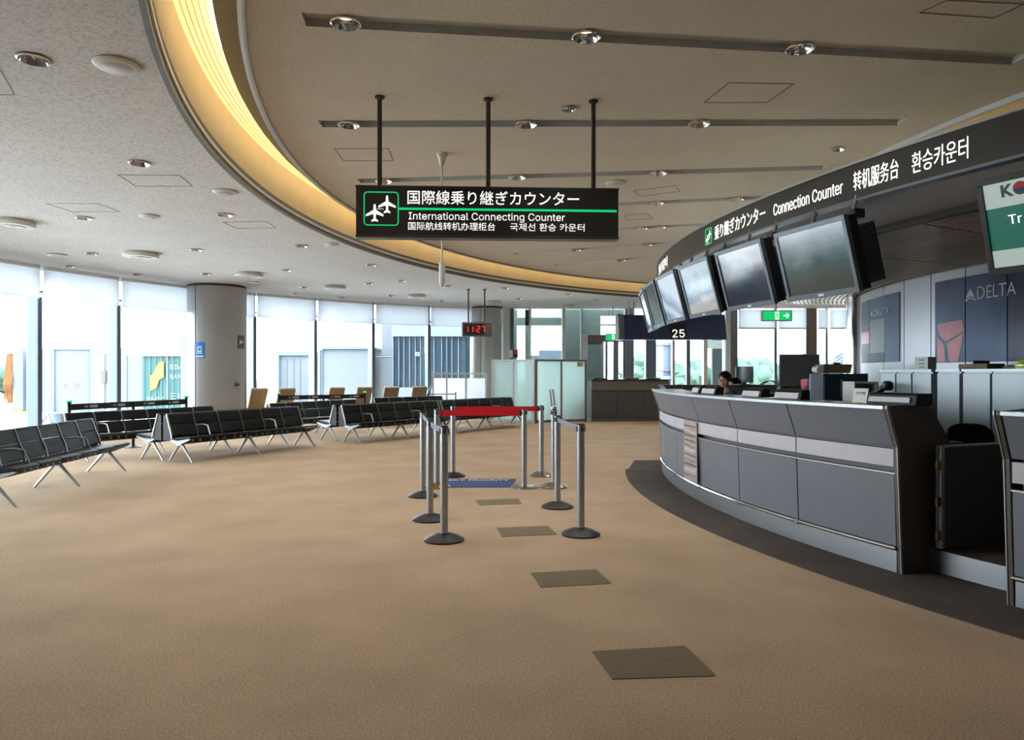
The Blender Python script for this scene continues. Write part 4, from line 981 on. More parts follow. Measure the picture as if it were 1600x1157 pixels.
barrier((X(108, 13.2), 13.2), (X(291, 15.9), 15.9), 'black belt barrier with green post tops left of the thick pillar', .99)
barrier((X(436, 19.0), 19.0), (X(570, 20.4), 20.4), 'black belt barrier with green post tops before the beige chairs', .97)

# ------------------------------------------------------------------ queue posts, belts and mat
PH = 1.03
def qpost(kind, label):
    t = thing('queue_post', label, 'post', group='queue posts on the carpet')
    base = {'rubber': 'rubber', 'chrome': 'base_steel', 'gold': 'gold', 'flat': 'base_steel'}[kind]
    if kind == 'flat': MB().lathe([(.185, 0), (.185, .012), (.175, .018), (.04, .022)], 36).build('base', base, t, True)
    else: MB().lathe([(.18, 0), (.182, .014), (.165, .026), (.11, .050), (.05, .068), (.035, .07)], 36).build('base', base, t, True)
    MB().lathe([(.036, .02), (.036, PH - .075)], 20).build('tube', 'post_steel', t, True)
    MB().lathe([(.037, PH - .075), (.037, PH - .012)], 20).build('head', 'alum', t, True)
    MB().lathe([(.039, PH - .012), (.039, PH), (.02, PH + .002)], 20).build('cap', 'black', t, True)
    for i in range(4):
        a = pi / 2 * i; MB().box((.038 * cos(a), .038 * sin(a), PH - .045), (.008, .03, .05), a).build('belt_slot', 'seam', t)
    return t
posts = [(-.61, 6.44, 'rubber', 'front left queue post with black dome base, nearest the viewer'), (-.84, 7.34, 'rubber', 'second queue post of the left line, black dome base'),
         (-1.09, 8.75, 'rubber', 'third queue post of the left line, far end of the grey belt'), (-.99, 9.44, 'gold', 'queue post with tarnished golden base left of the navy mat'),
         (-.86, 10.43, 'rubber', 'black-based queue post behind the navy mat'), (.16, 9.44, 'flat', 'queue post with flat chrome disc base right of the navy mat'),
         (.43, 10.5, 'chrome', 'chrome-based queue post at the end of the rear red belt'), (.55, 9.44, 'chrome', 'queue post carrying a bare forked sign holder'),
         (.51, 8.04, 'rubber', 'rear black-based queue post of the right grey belt'), (.64, 6.67, 'rubber', 'front right queue post with black dome base')]
qp = {}; pp = []
for x, y, k, lb in posts:
    if k not in qp: qp[k] = o = qpost(k, lb)
    else: o = copy_tree(qp[k], label=lb)
    o.location = (x, y, .0); o.rotation_euler = (0, 0, random.uniform(0, 1)); pp.append((x, y))
def belt(i, j, m, label, z=PH - .075, hgt=.05):
    a, b = Vector(pp[i]), Vector(pp[j]); d = (b - a).normalized()
    t = thing('queue_belt', label, 'belt', (*(a + d * .05), z), group='retractable belts between queue posts')
    MB().bar(a + d * .045, b - d * .055, .004, z, z + hgt).build('webbing', m, t)
    MB().bar(b - d * .06, b - d * .036, .014, z - .004, z + hgt + .004).build('end_clip', 'black', t, bevel=.002)
belt(3, 5, 'belt_red', 'nearer red belt across the queue before the mat', PH - .085, .075); belt(4, 6, 'belt_red', 'farther red belt across the queue behind the mat', PH - .08, .07)
belt(0, 1, 'belt_grey', 'grey belt between the two nearest left queue posts'); belt(1, 2, 'belt_grey', 'grey belt to the rear post of the left line'); belt(8, 9, 'belt_grey', 'grey belt between the right pair of queue posts')
t = thing('sign_holder', 'bare forked metal sign holder on top of a queue post', 'sign holder', (.55, 9.44, PH))
for s in (-1, 1): MB().tube([(.55 + s * .02, 9.44, PH), (.55 + s * .02 - .03, 9.44, PH + .26)], .014, 8).build('prong', 'steel', t, True)
MB().lathe([(.04, .003), (.04, .03), (.02, .05)], 14, (.55, 9.44, PH)).build('socket', 'alum', t, True)
fm = thing('floor_mat', 'navy floor mat with white SKY PRIORITY lettering', 'mat', (-.45, 9.75, 0))
q = [(-.97, 10.14), (.06, 10.14), (.0, 9.42), (-.93, 9.42)]
MB().prism(q, .0, .010).build('mat_body', 'mat_navy', fm, bevel=.004)
text_on('SKY PRIORITY', .16, (-.88, 9.95, .0125), (1, 0, 0), (0, 1, 0), 'letter_flat', fm, extrude=.0005, width=.84)

# ------------------------------------------------------------------ hanging sign
sg = thing('hanging_sign', 'black hanging sign reading International Connecting Counter', 'sign', (-.24, 6.57, 2.7))
u = Vector((.998, .05, 0)).normalized(); v = Vector((0, 0, 1)); nrm = u.cross(v)
S0 = Vector((at(556, 0, 6.52)[0], 6.52, 0)); Wd = 2.41; zb, zt = EYE - (370.5 - YH) / F * 6.55, EYE - (291.5 - YH) / F * 6.55; SD = .13
def sp(a, z, d=0): p = S0 + u * a + nrm * d; return Vector((p.x, p.y, z))
def sbox(a0, a1, z0, z1, d0, d1): return MB().add([sp(a, z, d) for d in (d0, d1) for (a, z) in ((a0, z0), (a1, z0), (a1, z1), (a0, z1))], [(3, 2, 1, 0), (4, 5, 6, 7), (0, 1, 5, 4), (1, 2, 6, 5), (2, 3, 7, 6), (3, 0, 4, 7)])
sbox(0, Wd, zb, zt, -SD, 0).build('case', 'sign', sg, bevel=.006)
sbox(-.004, Wd + .004, zb - .006, zb + .016, -SD - .004, .004).build('bottom_trim', 'band', sg, bevel=.003); sbox(-.004, Wd + .004, zt - .012, zt + .006, -SD - .004, .004).build('top_trim', 'band', sg, bevel=.003)
ph = (zt - zb) / 79.0; pw = Wd / 410.0       # metres for one pixel of the photograph
def sz(y): return zt - (y - 291.5) * ph
def sa_(x): return (x - 556) * pw
fc = sp(sa_(595), sz(327), .001); round_frame(fc, u, v, 54 * pw, 53 * ph, 6 * pw, 1.6 * pw, 'green_line', sg)
plane_icon(sp(sa_(604), sz(320), .001), u, v, 28 * pw, 'letter', sg); plane_icon(sp(sa_(585), sz(333.5), .001), u, v, 28 * pw, 'letter', sg)
for i in range(5): sbox(sa_(588.5) + i * 2.2 * pw, sa_(588.5) + i * 2.2 * pw + 1.1 * pw, sz(328.0), sz(326.8), .001, .003).build('link_dot', 'letter', sg)
sbox(sa_(622), sa_(963), sz(328.5), sz(325), .001, .004).build('green_line', 'green_line', sg)
text_on('国際線乗り継ぎカウンター', 23.5 * ph, sp(sa_(635.5), sz(317.5), .001), u, v, 'letter', sg, width=268 * pw, bold=.004)
text_on('International Connecting Counter', 22.0 * ph, sp(sa_(637), sz(343.3), .001), u, v, 'letter', sg, width=244 * pw)
text_on('国际航线转机办理柜台', 13.6 * ph, sp(sa_(636.5), sz(358.6), .001), u, v, 'letter', sg, width=135 * pw)
text_on('국제선 환승 카운터', 13.6 * ph, sp(sa_(795), sz(358.6), .001), u, v, 'letter', sg, width=117 * pw)
for x in (591, 761, 928):
    p = sp(sa_(x), zt, -SD / 2)
    MB().lathe([(.022, 0), (.022, Z_IN - zt - .03)], 14, p).build('hanger_pole', 'band', sg, True)
    MB().lathe([(.022, 0), (.045, .012), (.045, .03)], 16, (p.x, p.y, Z_IN - .03)).build('ceiling_flange', 'band', sg, True)

# digital clock
ck = thing('digital_clock', 'hanging digital clock showing 11:27 in red', 'clock', (-.9, 19.1, 2.5))
yk = 19.0; x0, x1 = X(721.5, yk), X(770, yk); z0, z1 = EYE - (526 - YH) / F * yk, EYE - (503.5 - YH) / F * yk
MB().box(((x0 + x1) / 2, yk + .1, (z0 + z1) / 2), (x1 - x0, .2, z1 - z0)).build('case', 'counter_far', ck, bevel=.03, seg=3)
MB().box(((x0 + x1) / 2 - .09, yk - .002, (z0 + z1) / 2), (x1 - x0 - .26, .006, z1 - z0 - .09)).build('display', 'black', ck)
def seg7(ch, cx, cz, w_, h_):
    on = {'1': 'bc', '2': 'abged', '7': 'abc'}[ch]
    R_ = dict(a=(0, h_ / 2, 1), g=(0, 0, 1), d=(0, -h_ / 2, 1), b=(w_ / 2, h_ / 4, 0), c=(w_ / 2, -h_ / 4, 0), f=(-w_ / 2, h_ / 4, 0), e=(-w_ / 2, -h_ / 4, 0))
    for s in on:
        dx, dz, hor = R_[s]
        MB().box((cx + dx, yk - .008, cz + dz), (w_ * .9 if hor else .022, .004, .022 if hor else h_ * .42)).build('red_segment', 'red_led', ck)
cz = (z0 + z1) / 2
for ch, px in (('1', 731), ('1', 738.5), ('2', 747.5), ('7', 755)): seg7(ch, X(px, yk) - (.03 if ch == '1' else 0), cz, .07, .15)
for dz in (-.03, .03): MB().box((X(742.5, yk), yk - .008, cz + dz), (.016, .004, .018)).build('red_segment', 'red_led', ck)
for px in (731.5, 757):
    MB().lathe([(.02, 0), (.02, Z_CEIL - z1)], 12, (X(px, yk), yk + .1, z1)).build('hanger_pole', 'band', ck, True)
    MB().lathe([(.05, -.025), (.05, 0)], 14, (X(px, yk), yk + .1, Z_CEIL)).build('ceiling_flange', 'band', ck, True)
# slim hanging antenna
an = thing('ceiling_antenna', 'slim pale antenna rod hanging behind the black sign', 'antenna', (-.81, 8.3, 2.5))
MB().lathe([(.065, 0), (.065, -.025), (.045, -.05), (.028, -.13), (.02, -.14)], 18, (-.81, 8.3, Z_IN)).build('ceiling_cup', 'offwhite', an, True)
MB().lathe([(.012, 0), (.012, 1.18)], 12, (-.81, 8.3, 2.74)).build('rod', 'offwhite', an, True)
MB().lathe([(.01, 0), (.03, .03), (.036, .06), (.036, .28), (.02, .30)], 16, (-.81, 8.3, 2.50)).build('antenna_body', 'offwhite', an, True)

# ------------------------------------------------------------------ ceiling fittings
def downlight(r, label, lit=True):
    t = thing('downlight', label, 'downlight', group='ceiling downlights')
    MB().lathe([(r, 0), (r * 1.06, -.012), (r * .95, -.018), (r * .88, 0), (r * .60, .05), (r * .60, .06)], 28, cap=False).build('reflector', 'chrome', t, True)
    MB().lathe([(r * .60, .05), (r * .3, .045), (.002, .04)], 20, cap=False).build('bulb', 'lamp', t, True)
    l = bpy.data.lights.new('downlight_beam', 'SPOT'); l.energy = 48.0; l.color = (1, .97, .93); l.spot_size = radians(130); l.spot_blend = 1.0; l.shadow_soft_size = r * .6
    lo = bpy.data.objects.new('downlight_beam', l); COL.objects.link(lo); lo.parent = t; lo.location = (0, 0, -.03)
    return t
def dl_at(x, y, z, r, label):
    k = round(r, 2)
    if k not in DL: DL[k] = o = downlight(r, label)
    else: o = copy_tree(DL[k], label=label)
    o.location = (x, y, z)
DL = {}
for gi, (pxs) in enumerate(((540, 916, 1250), (545, 822, 1092), (600, 808, 1028), (700, 1025, 1150), (1002, 1030, 1110), (900, 1010), (970,))):
    a, b = GROOVES[gi]
    for i, px in enumerate(pxs):
        t_ = (px - 800) / F       # where the column meets the slot line
        s = (t_ * a[1] - a[0]) / ((b[0] - a[0]) - t_ * (b[1] - a[1])); s = min(max(s, .04), .96)
        dl_at(a[0] + s * (b[0] - a[0]), a[1] + s * (b[1] - a[1]), Z_IN - .004, .105, 'chrome downlight, %s from the left in the %s dark ceiling slot' % (ORD[i], ORD[gi]))
for i, (px, py, w_) in enumerate(wl_):
    x, y = cpt(px, py, Z_CEIL)
    dl_at(x, y, Z_CEIL - .002, .10, 'chrome downlight, %s nearest the viewer in the white ceiling' % ORD[i])
dl_at(*cpt(1309, 232, Z_IN), Z_IN - .002, .07, 'small downlight in the raised ceiling above the fascia lettering')
dl_at(*cpt(888, 169, Z_IN), Z_IN - .002, .07, 'tiny downlight in the raised ceiling above the hanging sign')
def disc(name, label, cat, group, r, prof, m, x, y, z, inner=None):
    t = thing(name, label, cat, (x, y, z), group=group)
    MB().lathe(prof, 32, (x, y, z)).build('housing', m, t, True)
    if inner: MB().lathe(inner[0], 28, (x, y, z)).build('grille', inner[1], t, True)
sp_ = [(183, 100, 70), (352, 299, 38), (233, 337, 31), (89, 398, 30), (518, 381, 24), (395, 441, 20)]
for i, (px, py, w_) in enumerate(sp_):
    x, y = cpt(px, py, Z_CEIL); r = w_ * y / F / 2
    disc('ceiling_speaker', 'flat round white ceiling speaker, %s nearest the viewer' % ORD[i], 'speaker', 'flat ceiling speakers', r, [(r * .95, 0), (r, -.012), (r * .9, -.025), (r * .7, -.03)], 'offwhite', x, y, Z_CEIL, ([(r * .68, -.028), (r * .62, -.033), (.01, -.036)], 'soffit'))
x, y = cpt(962, 285, Z_IN); r = .14
disc('ceiling_speaker', 'flat round speaker in the raised ceiling right of the hanging sign', 'speaker', 'flat ceiling speakers', r, [(r * .95, 0), (r, -.012), (r * .9, -.025), (r * .7, -.03)], 'offwhite', x, y, Z_IN, ([(r * .68, -.028), (r * .62, -.033), (.01, -.036)], 'soffit'))
df = [(20, 345, 62), (220, 395.5, 52), (389, 427, 42), (523, 447, 34), (651, 461, 28), (772, 471, 24), (888, 477, 20)]
for i, (px, py, w_) in enumerate(df):
    x, y = cpt(px, py, Z_CEIL); r = w_ * y / F / 2
    disc('air_diffuser', 'thick round air diffuser, %s along the window-side ceiling' % ORD[i], 'air diffuser', 'round ceiling air diffusers', r, [(r * .92, 0), (r, -.03), (r, -.06), (r * .93, -.085), (r * .8, -.09)], 'offwhite', x, y, Z_CEIL, ([(r * .78, -.088), (r * .6, -.075), (r * .55, -.1), (r * .3, -.08), (.02, -.1)], 'soffit'))
def hatch(pts, z, m, par):
    q = [cpt(px, py, z) for px, py in pts]
    f = MB()
    for i in range(4): f.bar(q[i], q[(i + 1) % 4], .008, z - .004, z + .001)
    f.build('hatch_frame', 'rim', par)
hatch([(184, 273), (280, 274), (301, 291), (212, 291)], Z_CEIL, 'ceil', ce); hatch([(72, 318), (153, 318), (187, 331), (113, 331)], Z_CEIL, 'ceil', ce); hatch([(348, 347), (415, 346), (432, 356), (369, 357)], Z_CEIL, 'ceil', ce); hatch([(-60, 95), (-8, 95), (22, 148), (-40, 148)], Z_CEIL, 'ceil', ce)
hatch([(1100, 160), (1139, 129), (1240, 131), (1198, 160)], Z_IN, 'ceil', ci); hatch([(523, 232), (607, 232), (614, 251), (536, 251)], Z_IN, 'ceil', ci); hatch([(1437, 19.5), (1480, 0), (1600, 6), (1553, 28)], Z_IN, 'ceil', ci); hatch([(990, 298), (1055, 290), (1062, 299), (1000, 307)], Z_IN, 'ceil', ci); hatch([(975, 336), (1010, 334), (1020, 342), (980, 344)], Z_IN, 'ceil', ci)

# ------------------------------------------------------------------ exit signs
def exit_sign(px0, px1, y0, y1, Y, label, arrow):
    x0, x1 = X(px0, Y), X(px1, Y); z0, z1 = EYE - (y1 - YH) / F * Y, EYE - (y0 - YH) / F * Y; W_ = x1 - x0; H_ = z1 - z0
    t = thing('exit_sign', label, 'exit sign', ((x0 + x1) / 2, Y, z0))
    MB().box(((x0 + x1) / 2, Y + .05, (z0 + z1) / 2), (W_, .1, H_)).build('case', 'white', t, bevel=.006)
    MB().box(((x0 + x1) / 2, Y - .003, (z0 + z1) / 2), (W_ * .9, .006, H_ * .78)).build('green_face', 'exit', t)
    cx = (x0 + x1) / 2; s = H_ * .7; f = Y - .007
    MB().box((cx, f, (z0 + z1) / 2), (s * .52, .003, H_ * .7)).build('white_field', 'letter', t)
    g = MB(); cz_ = (z0 + z1) / 2
    def gb(x, z, w_, h_, r=0): g.box((cx + x * s, f - .003, cz_ + z * s), (w_ * s, .002, h_ * s), 0, 0, r)
    gb(.04, .38, .14, .14); gb(0, .1, .16, .4, -.2); gb(-.14, .18, .28, .08, .5); gb(.14, .1, .24, .08, -.5); gb(.1, -.22, .34, .09, .7); gb(-.14, -.24, .36, .09, -.5)
    g.build('running_figure', 'exit', t)
    if arrow:
        ar = MB(); ax = cx + W_ * .31
        ar.box((ax - .02, f, cz_), (W_ * .14, .003, H_ * .10))
        for r in (.7, -.7): ar.box((ax + W_ * .035, f, cz_ + (H_ * .11 if r > 0 else -H_ * .11)), (W_ * .10, .003, H_ * .09), 0, 0, r)
        ar.build('arrow', 'letter', t)
    MB().tube([(cx, Y + .05, z1), (cx, Y + .05, Z_CEIL if Y > 20 else Z_IN)], .012, 8).build('hanger_pole', 'steel_d', t, True)
exit_sign(946.5, 970, 521.5, 532.5, 23.6, 'small green exit sign above the far glass door', False)
exit_sign(1190, 1238, 485, 502, 14.5, 'green exit sign with arrow under the overhead screens', True)

# ------------------------------------------------------------------ gate 25 sign and gate counter
g = thing('gate_sign', 'long dark blue gate sign with white number 25', 'sign', (5.0, 22.2, 2.5))
yg = 22.0; x0, x1 = X(976, yg), X(1136, yg); zb, zt = EYE - (531 - YH) / F * yg, EYE - (491 - YH) / F * yg
MB().xprism([(yg + .0, zb), (yg + .22, zt), (yg + .6, zt), (yg + .6, zb)], x0, x1).build('case', 'navy', g, bevel=.01)
sl = .22 / (zt - zb)
def gq(pa, pb, za, zb_, d, m_, nm): MB().add([(X(p, yg), yg + (z - zb) * sl - d, z) for p, z in ((pa, za), (pb, za), (pb, zb_), (pa, zb_))] + [(X(p, yg), yg + (z - zb) * sl - d + .01, z) for p, z in ((pa, za), (pb, za), (pb, zb_), (pa, zb_))], [(0, 1, 2, 3), (4, 5, 6, 7), (0, 1, 5, 4), (1, 2, 6, 5), (2, 3, 7, 6), (3, 0, 4, 7)]).build(nm, m_, g)
for p in (1000, 1024, 1103): gq(p, p + .9, zb + .01, zt - .01, .006, 'seam', 'divider')
gq(1047, 1073, zb + .002, zb + .50, .012, 'sign', 'number_plate')
text_on('25', 25 * yg / F, (X(1051, yg), yg + .012 - .012, zb + .07), (1, 0, 0), (0, sl, 1), 'letter', g, width=X(1070, yg) - X(1051, yg), extrude=.012)
MB().xprism([(yg - .06, zb + .08), (yg - .02, zb), (yg + .62, zb), (yg + .62, zt + .02), (yg + .20, zt + .02), (yg + .06, zt - .05)], x0 - .20, x0).build('end_cap', 'bezel', g, True, .03)
for px in (982, 990, 1060, 1125): MB().lathe([(.03, 0), (.03, Z_CEIL - zt)], 12, (X(px, yg + .4), yg + .4, zt)).build('hanger_pole', 'offwhite', g, True)
gc = thing('gate_counter', 'dark grey gate counter below the 25 sign', 'counter', (3.7, 23.0, 0))
A, B = Vector((2.46, 22.75)), Vector((4.95, 23.0)); d = (B - A).normalized(); nn = Vector((d.y, -d.x)); cb_ = lambda a, b, z0, z1, o0, wd, nm, m_, bev=.005: MB().bar(A + d * a + nn * o0, A + d * b + nn * o0, wd, z0, z1).build(nm, m_, gc, bevel=bev)
Lg = (B - A).length
cb_(0, Lg, 0, .10, .16, .3, 'base', 'steel_d'); cb_(0, Lg, .10, 1.28, 0, .6, 'body', 'counter_far')
for i in range(3): cb_(Lg * i / 3 + .01, Lg * (i + 1) / 3 - .01, .12, .93, .31, .02, 'front_panel', 'counter_far')
cb_(0, Lg, .98, 1.26, .32, .04, 'upper_fascia', 'counter_far_t'); cb_(-.03, Lg + .03, 1.28, 1.315, .02, .74, 'counter_top', 'seam')
for i, (a, l_) in enumerate(((.1, 'left'), (1.15, 'middle'), (1.85, 'right'))):
    p = A + d * (a + .2); t = thing('gate_terminal', 'low black terminal on the %s of the far gate counter' % l_, 'terminal', (p.x, p.y, 1.315), group='terminals on the gate counter')
    MB().bar(A + d * a, A + d * (a + .42), .25, 1.315, 1.36).build('housing', 'black', t, bevel=.01); MB().bar(A + d * (a + .05) + nn * .13, A + d * (a + .36) + nn * .13, .01, 1.325, 1.35).build('front_plate', 'seam', t)

# ------------------------------------------------------------------ frosted partition, fence, small fittings
fp = thing('frosted_screen', 'corner screen of frosted glass in pale and beige frames', 'screen', (.68, 21.6, 0))
def fpan(a, b, nP, m_, z1=1.93, mid=None):
    a, b = Vector(a), Vector(b); d = (b - a).normalized(); L_ = (b - a).length
    for z0_, z1_ in ((.02, .09), (z1 - .06, z1)): MB().bar(a, b, .05, z0_, z1_).build('frame_rail', m_, fp, bevel=.004)
    for i in range(nP + 1):
        p = a + d * (L_ * i / nP); w_ = .07 if i in (0, nP) else .045; MB().bar(p - d * w_ / 2, p + d * w_ / 2, .055, 0, z1).build('frame_post', m_, fp, bevel=.004)
    for i in range(nP):
        p, q = a + d * (L_ * i / nP + .035), a + d * (L_ * (i + 1) / nP - .035); MB().bar(p, q, .012, .09, z1 - .06).build('pane', 'frost', fp)
fpan((X(770, 22.2), 22.2), (X(834, 21.55), 21.55), 2, 'white'); fpan((X(837.5, 21.55), 21.55), (X(915, 22.3), 22.3), 2, 'counter_far_t')
q = Vector((X(906, 22.2), 22.2 - .06)); t = thing('paper_note', 'small tan note taped high on the frosted screen', 'note', (q.x, q.y, 1.72)); MB().box((q.x, q.y - .02, 1.78), (.18, .006, .14), .1).build('note', 'beige', t); MB().box((q.x, q.y - .0245, 1.80), (.12, .002, .012), .1).build('print_line', 'card', t)
tb_ = thing('low_table', 'low dark-topped table behind the frosted screen', 'table', (1.6, 22.75, 0))
MB().box((1.55, 22.85, .72), (1.5, .45, .035)).build('table_top', 'counter_far', tb_, bevel=.005)
for xx in (.85, 2.25):
    for yy in (22.68, 23.0): MB().tube([(xx, yy, 0), (xx, yy, .71)], .02, 8).build('leg', 'steel_d', tb_, True)
MB().box((1.55, 22.95, .5), (1.4, .02, .25)).build('modesty_panel', 'soffit', tb_)
rb = thing('call_box', 'small black and red box above the frosted screen', 'box', (X(806, 22.6), 22.6, 0))
MB().lathe([(.02, 0), (.02, 2.0)], 10, (X(806, 22.6), 22.6, 0)).build('stand', 'steel_d', rb, True); MB().box((X(806, 22.6), 22.6, 2.13), (.13, .1, .26)).build('case', 'black', rb, bevel=.01); MB().box((X(806, 22.6), 22.545, 2.17), (.09, .012, .12)).build('red_face', 'red', rb, bevel=.004)
MB().box((X(798.5, 22.6), 22.62, 2.12), (.11, .08, .24)).build('grey_case', 'soffit', rb, bevel=.01)
fn = thing('low_fence', 'white low fence of framed panels before the windows', 'fence', (-1.8, 22.9, 0))
yf = 22.6; xs = [X(p, yf) for p in (677, 698, 728, 759.5)]
MB().box(((xs[0] + xs[3]) / 2, yf, 1.50), (xs[3] - xs[0], .05, .045)).build('top_rail', 'white', fn, bevel=.004)
for x in xs: MB().box((x, yf, .76), (.045, .05, 1.5)).build('post', 'white', fn, bevel=.004)
for x, x_ in zip(xs[:-1], xs[1:]): MB().box(((x + x_) / 2, yf, .72), (x_ - x - .06, .02, 1.26)).build('panel', 'frost_w', fn, bevel=.003)
hr = thing('hand_rail', 'grey tubular rail before the white low fence', 'rail', (-2.4, 22.2, 0))
MB().tube([(X(668, 22.3), 22.3, 0), (X(668, 22.3), 22.3, .85), (X(675, 22.3), 22.3, 1.12)], .028, 8).build('post', 'mullion_d', hr, True); MB().tube([(X(668, 22.3), 22.3, .86), (X(711, 22.25), 22.25, .86)], .018, 8).build('rail', 'mullion', hr, True); MB().tube([(X(712, 22.25), 22.25, 0), (X(712, 22.25), 22.25, .93)], .022, 8).build('post', 'mullion', hr, True)

# ------------------------------------------------------------------ woman seated behind the counter
def skin_mesh(name, joints, edges, m_, parent, sub=2):
    me = bpy.data.meshes.new(name); me.from_pydata([j[0] for j in joints], edges, [])
    o = link(name, me, m_, parent)
    o.modifiers.new('skin', 'SKIN'); me.skin_vertices or None
    for i, j in enumerate(joints):
        sv = me.skin_vertices[0].data[i]; sv.radius = j[1] if isinstance(j[1], tuple) else (j[1], j[1]); sv.use_root = (i == 0)
    s_ = o.modifiers.new('sub', 'SUBSURF'); s_.levels = sub; s_.render_levels = sub
    for p in me.polygons: p.use_smooth = True
    o.modifiers['skin'].use_smooth_shade = True
    return o
wx, wy = 3.20, 10.4
wm = thing('person', 'woman with black hair bun in blue-grey top, seated behind the counter looking down', 'person', (wx, wy, .17), pi); Wm = MW[wm.name]
MW[wm.name] = Matrix.Identity(4)            # local frame: +x is forward
def arm(s): return [((.02, s * .18, 1.00), .052), ((.10, s * .23, .80), .042), ((.30, s * .17, .835), .034), ((.36, s * .14, .84), .026), ((.42, s * .12, .835), (.032, .018))]
J_ = [((0, 0, .56), (.13, .11)), ((.0, 0, .72), (.12, .095)), ((.03, 0, .90), (.125, .09)), ((.05, 0, 1.02), (.10, .07)), ((.075, 0, 1.085), .048), ((.10, 0, 1.13), .047),
      ((.125, 0, 1.18), (.062, .068)), ((.12, 0, 1.25), (.074, .086)), ((.105, 0, 1.31), (.062, .075)), ((.205, 0, 1.195), (.012, .014)), ((.175, 0, 1.150), (.030, .034))]
E_ = [(0, 1), (1, 2), (2, 3), (3, 4), (4, 5), (5, 6), (6, 7), (7, 8), (7, 9), (6, 10)]
for s in (-1, 1):
    b = len(J_); J_ += arm(s); E_ += [(3, b)] + [(b + i, b + i + 1) for i in range(4)]
    hb_ = len(J_)
    for k, (dy, ln) in enumerate(((-.024, .045), (-.008, .058), (.008, .062), (.024, .052))):
        bb = len(J_); J_ += [((.445, s * .12 + dy, .832), .0085), ((.445 + ln * .6, s * .12 + dy * 1.15, .828), .008), ((.445 + ln, s * .12 + dy * 1.2, .812), .007)]; E_ += [(hb_ - 1, bb), (bb, bb + 1), (bb + 1, bb + 2)]
    bb = len(J_); J_ += [((.40, s * .12 - s * .035, .828), .010), ((.435, s * .12 - s * .05, .822), .008)]; E_ += [(hb_ - 2, bb), (bb, bb + 1)]
    b = len(J_); J_ += [((.08, s * .10, .54), .085), ((.42, s * .11, .53), .062), ((.44, s * .11, .30), .05), ((.43, s * .11, .08), .036), ((.53, s * .12, .035), (.035, .025))]; E_ += [(0, b)] + [(b + i, b + i + 1) for i in range(4)]
bdy = skin_mesh('body', J_, E_, 'skin', wm)
Jt = [((0, 0, .54), (.15, .125)), ((.0, 0, .72), (.138, .112)), ((.03, 0, .90), (.142, .105)), ((.05, 0, 1.02), (.118, .085)), ((.07, 0, 1.07), .058)]; Et = [(0, 1), (1, 2), (2, 3), (3, 4)]
for s in (-1, 1): b = len(Jt); Jt += [(p, (r if isinstance(r, float) else r[0]) + .016) for p, r in arm(s)[:3]]; Et += [(3, b), (b, b + 1), (b + 1, b + 2)]
skin_mesh('blouse', Jt, Et, 'cloth', wm)
Jl = [((0, 0, .54), (.145, .12))]; El = []
for s in (-1, 1): b = len(Jl); Jl += [((.08, s * .10, .54), .10), ((.42, s * .11, .53), .076), ((.44, s * .11, .30), .064), ((.43, s * .11, .10), .052)]; El += [(0, b)] + [(b + i, b + i + 1) for i in range(3)]
skin_mesh('trousers', Jl, El, 'trouser', wm)
for s in (-1, 1): MB().box((.50, s * .12, .03), (.24, .085, .06)).build('shoe', 'black', wm, bevel=.02, seg=3)
# hair cap: back and top of the skull, a bun behind
hv = []; hf = []; n1, n2 = 20, 12
def skull(th, ph, k):     # ph 0 top, th 0 forward
    return (.11 + k * .100 * sin(ph) * cos(th), k * .090 * sin(ph) * sin(th), 1.245 + k * .118 * cos(ph))
for j in range(n2 + 1):
    for i in range(n1):
        th = 2 * pi * i / n1; lim = 1.05 + .85 * (1 - cos(th)) / 2 * 1.0 + .10 * sin(th) ** 2
        hv.append(skull(th, .02 + (lim - .02) * j / n2, 1.06))
for j in range(n2):
    for i in range(n1): k = (i + 1) % n1; hf.append((j * n1 + i, j * n1 + k, (j + 1) * n1 + k, (j + 1) * n1 + i))
hr_ = MB().add(hv, hf).build('hair', 'hair', wm, True); sm = hr_.modifiers.new('thickness', 'SOLIDIFY'); sm.thickness = .012
b = MB(); b.lathe([(.005, -.05), (.04, -.04), (.055, 0), (.04, .04), (.005, .05)], 16, (-.045, 0, 1.225), False); b.lathe([(.005, -.03), (.03, -.02), (.035, 0), (.03, .02), (.005, .03)], 14, (-.10, .01, 1.205), False)
b.build('hair_bun', 'hair', hr_, True)
for s in (-1, 1):
    b = MB().lathe([(.002, -.009), (.008, -.005), (.009, 0), (.008, .005), (.002, .009)], 10, (.192, s * .032, 1.222), False).build('eye', 'black', wm, True)
    MB().box((.197, s * .033, 1.245), (.008, .03, .006)).build('eyebrow', 'hair', wm)
    MB().lathe([(.004, -.03), (.012, -.015), (.014, .01), (.006, .03)], 10, (.115, s * .088, 1.21), False).build('ear', 'skin', wm, True)
MB().box((.196, 0, 1.160), (.010, .04, .010)).build('mouth', mat('lips', (168, 96, 90), .5), wm, bevel=.004)
MW[wm.name] = Wm
swivel_chair(wx + .03, wy, .17, radians(-90), 'black swivel chair under the seated woman', 1.0)
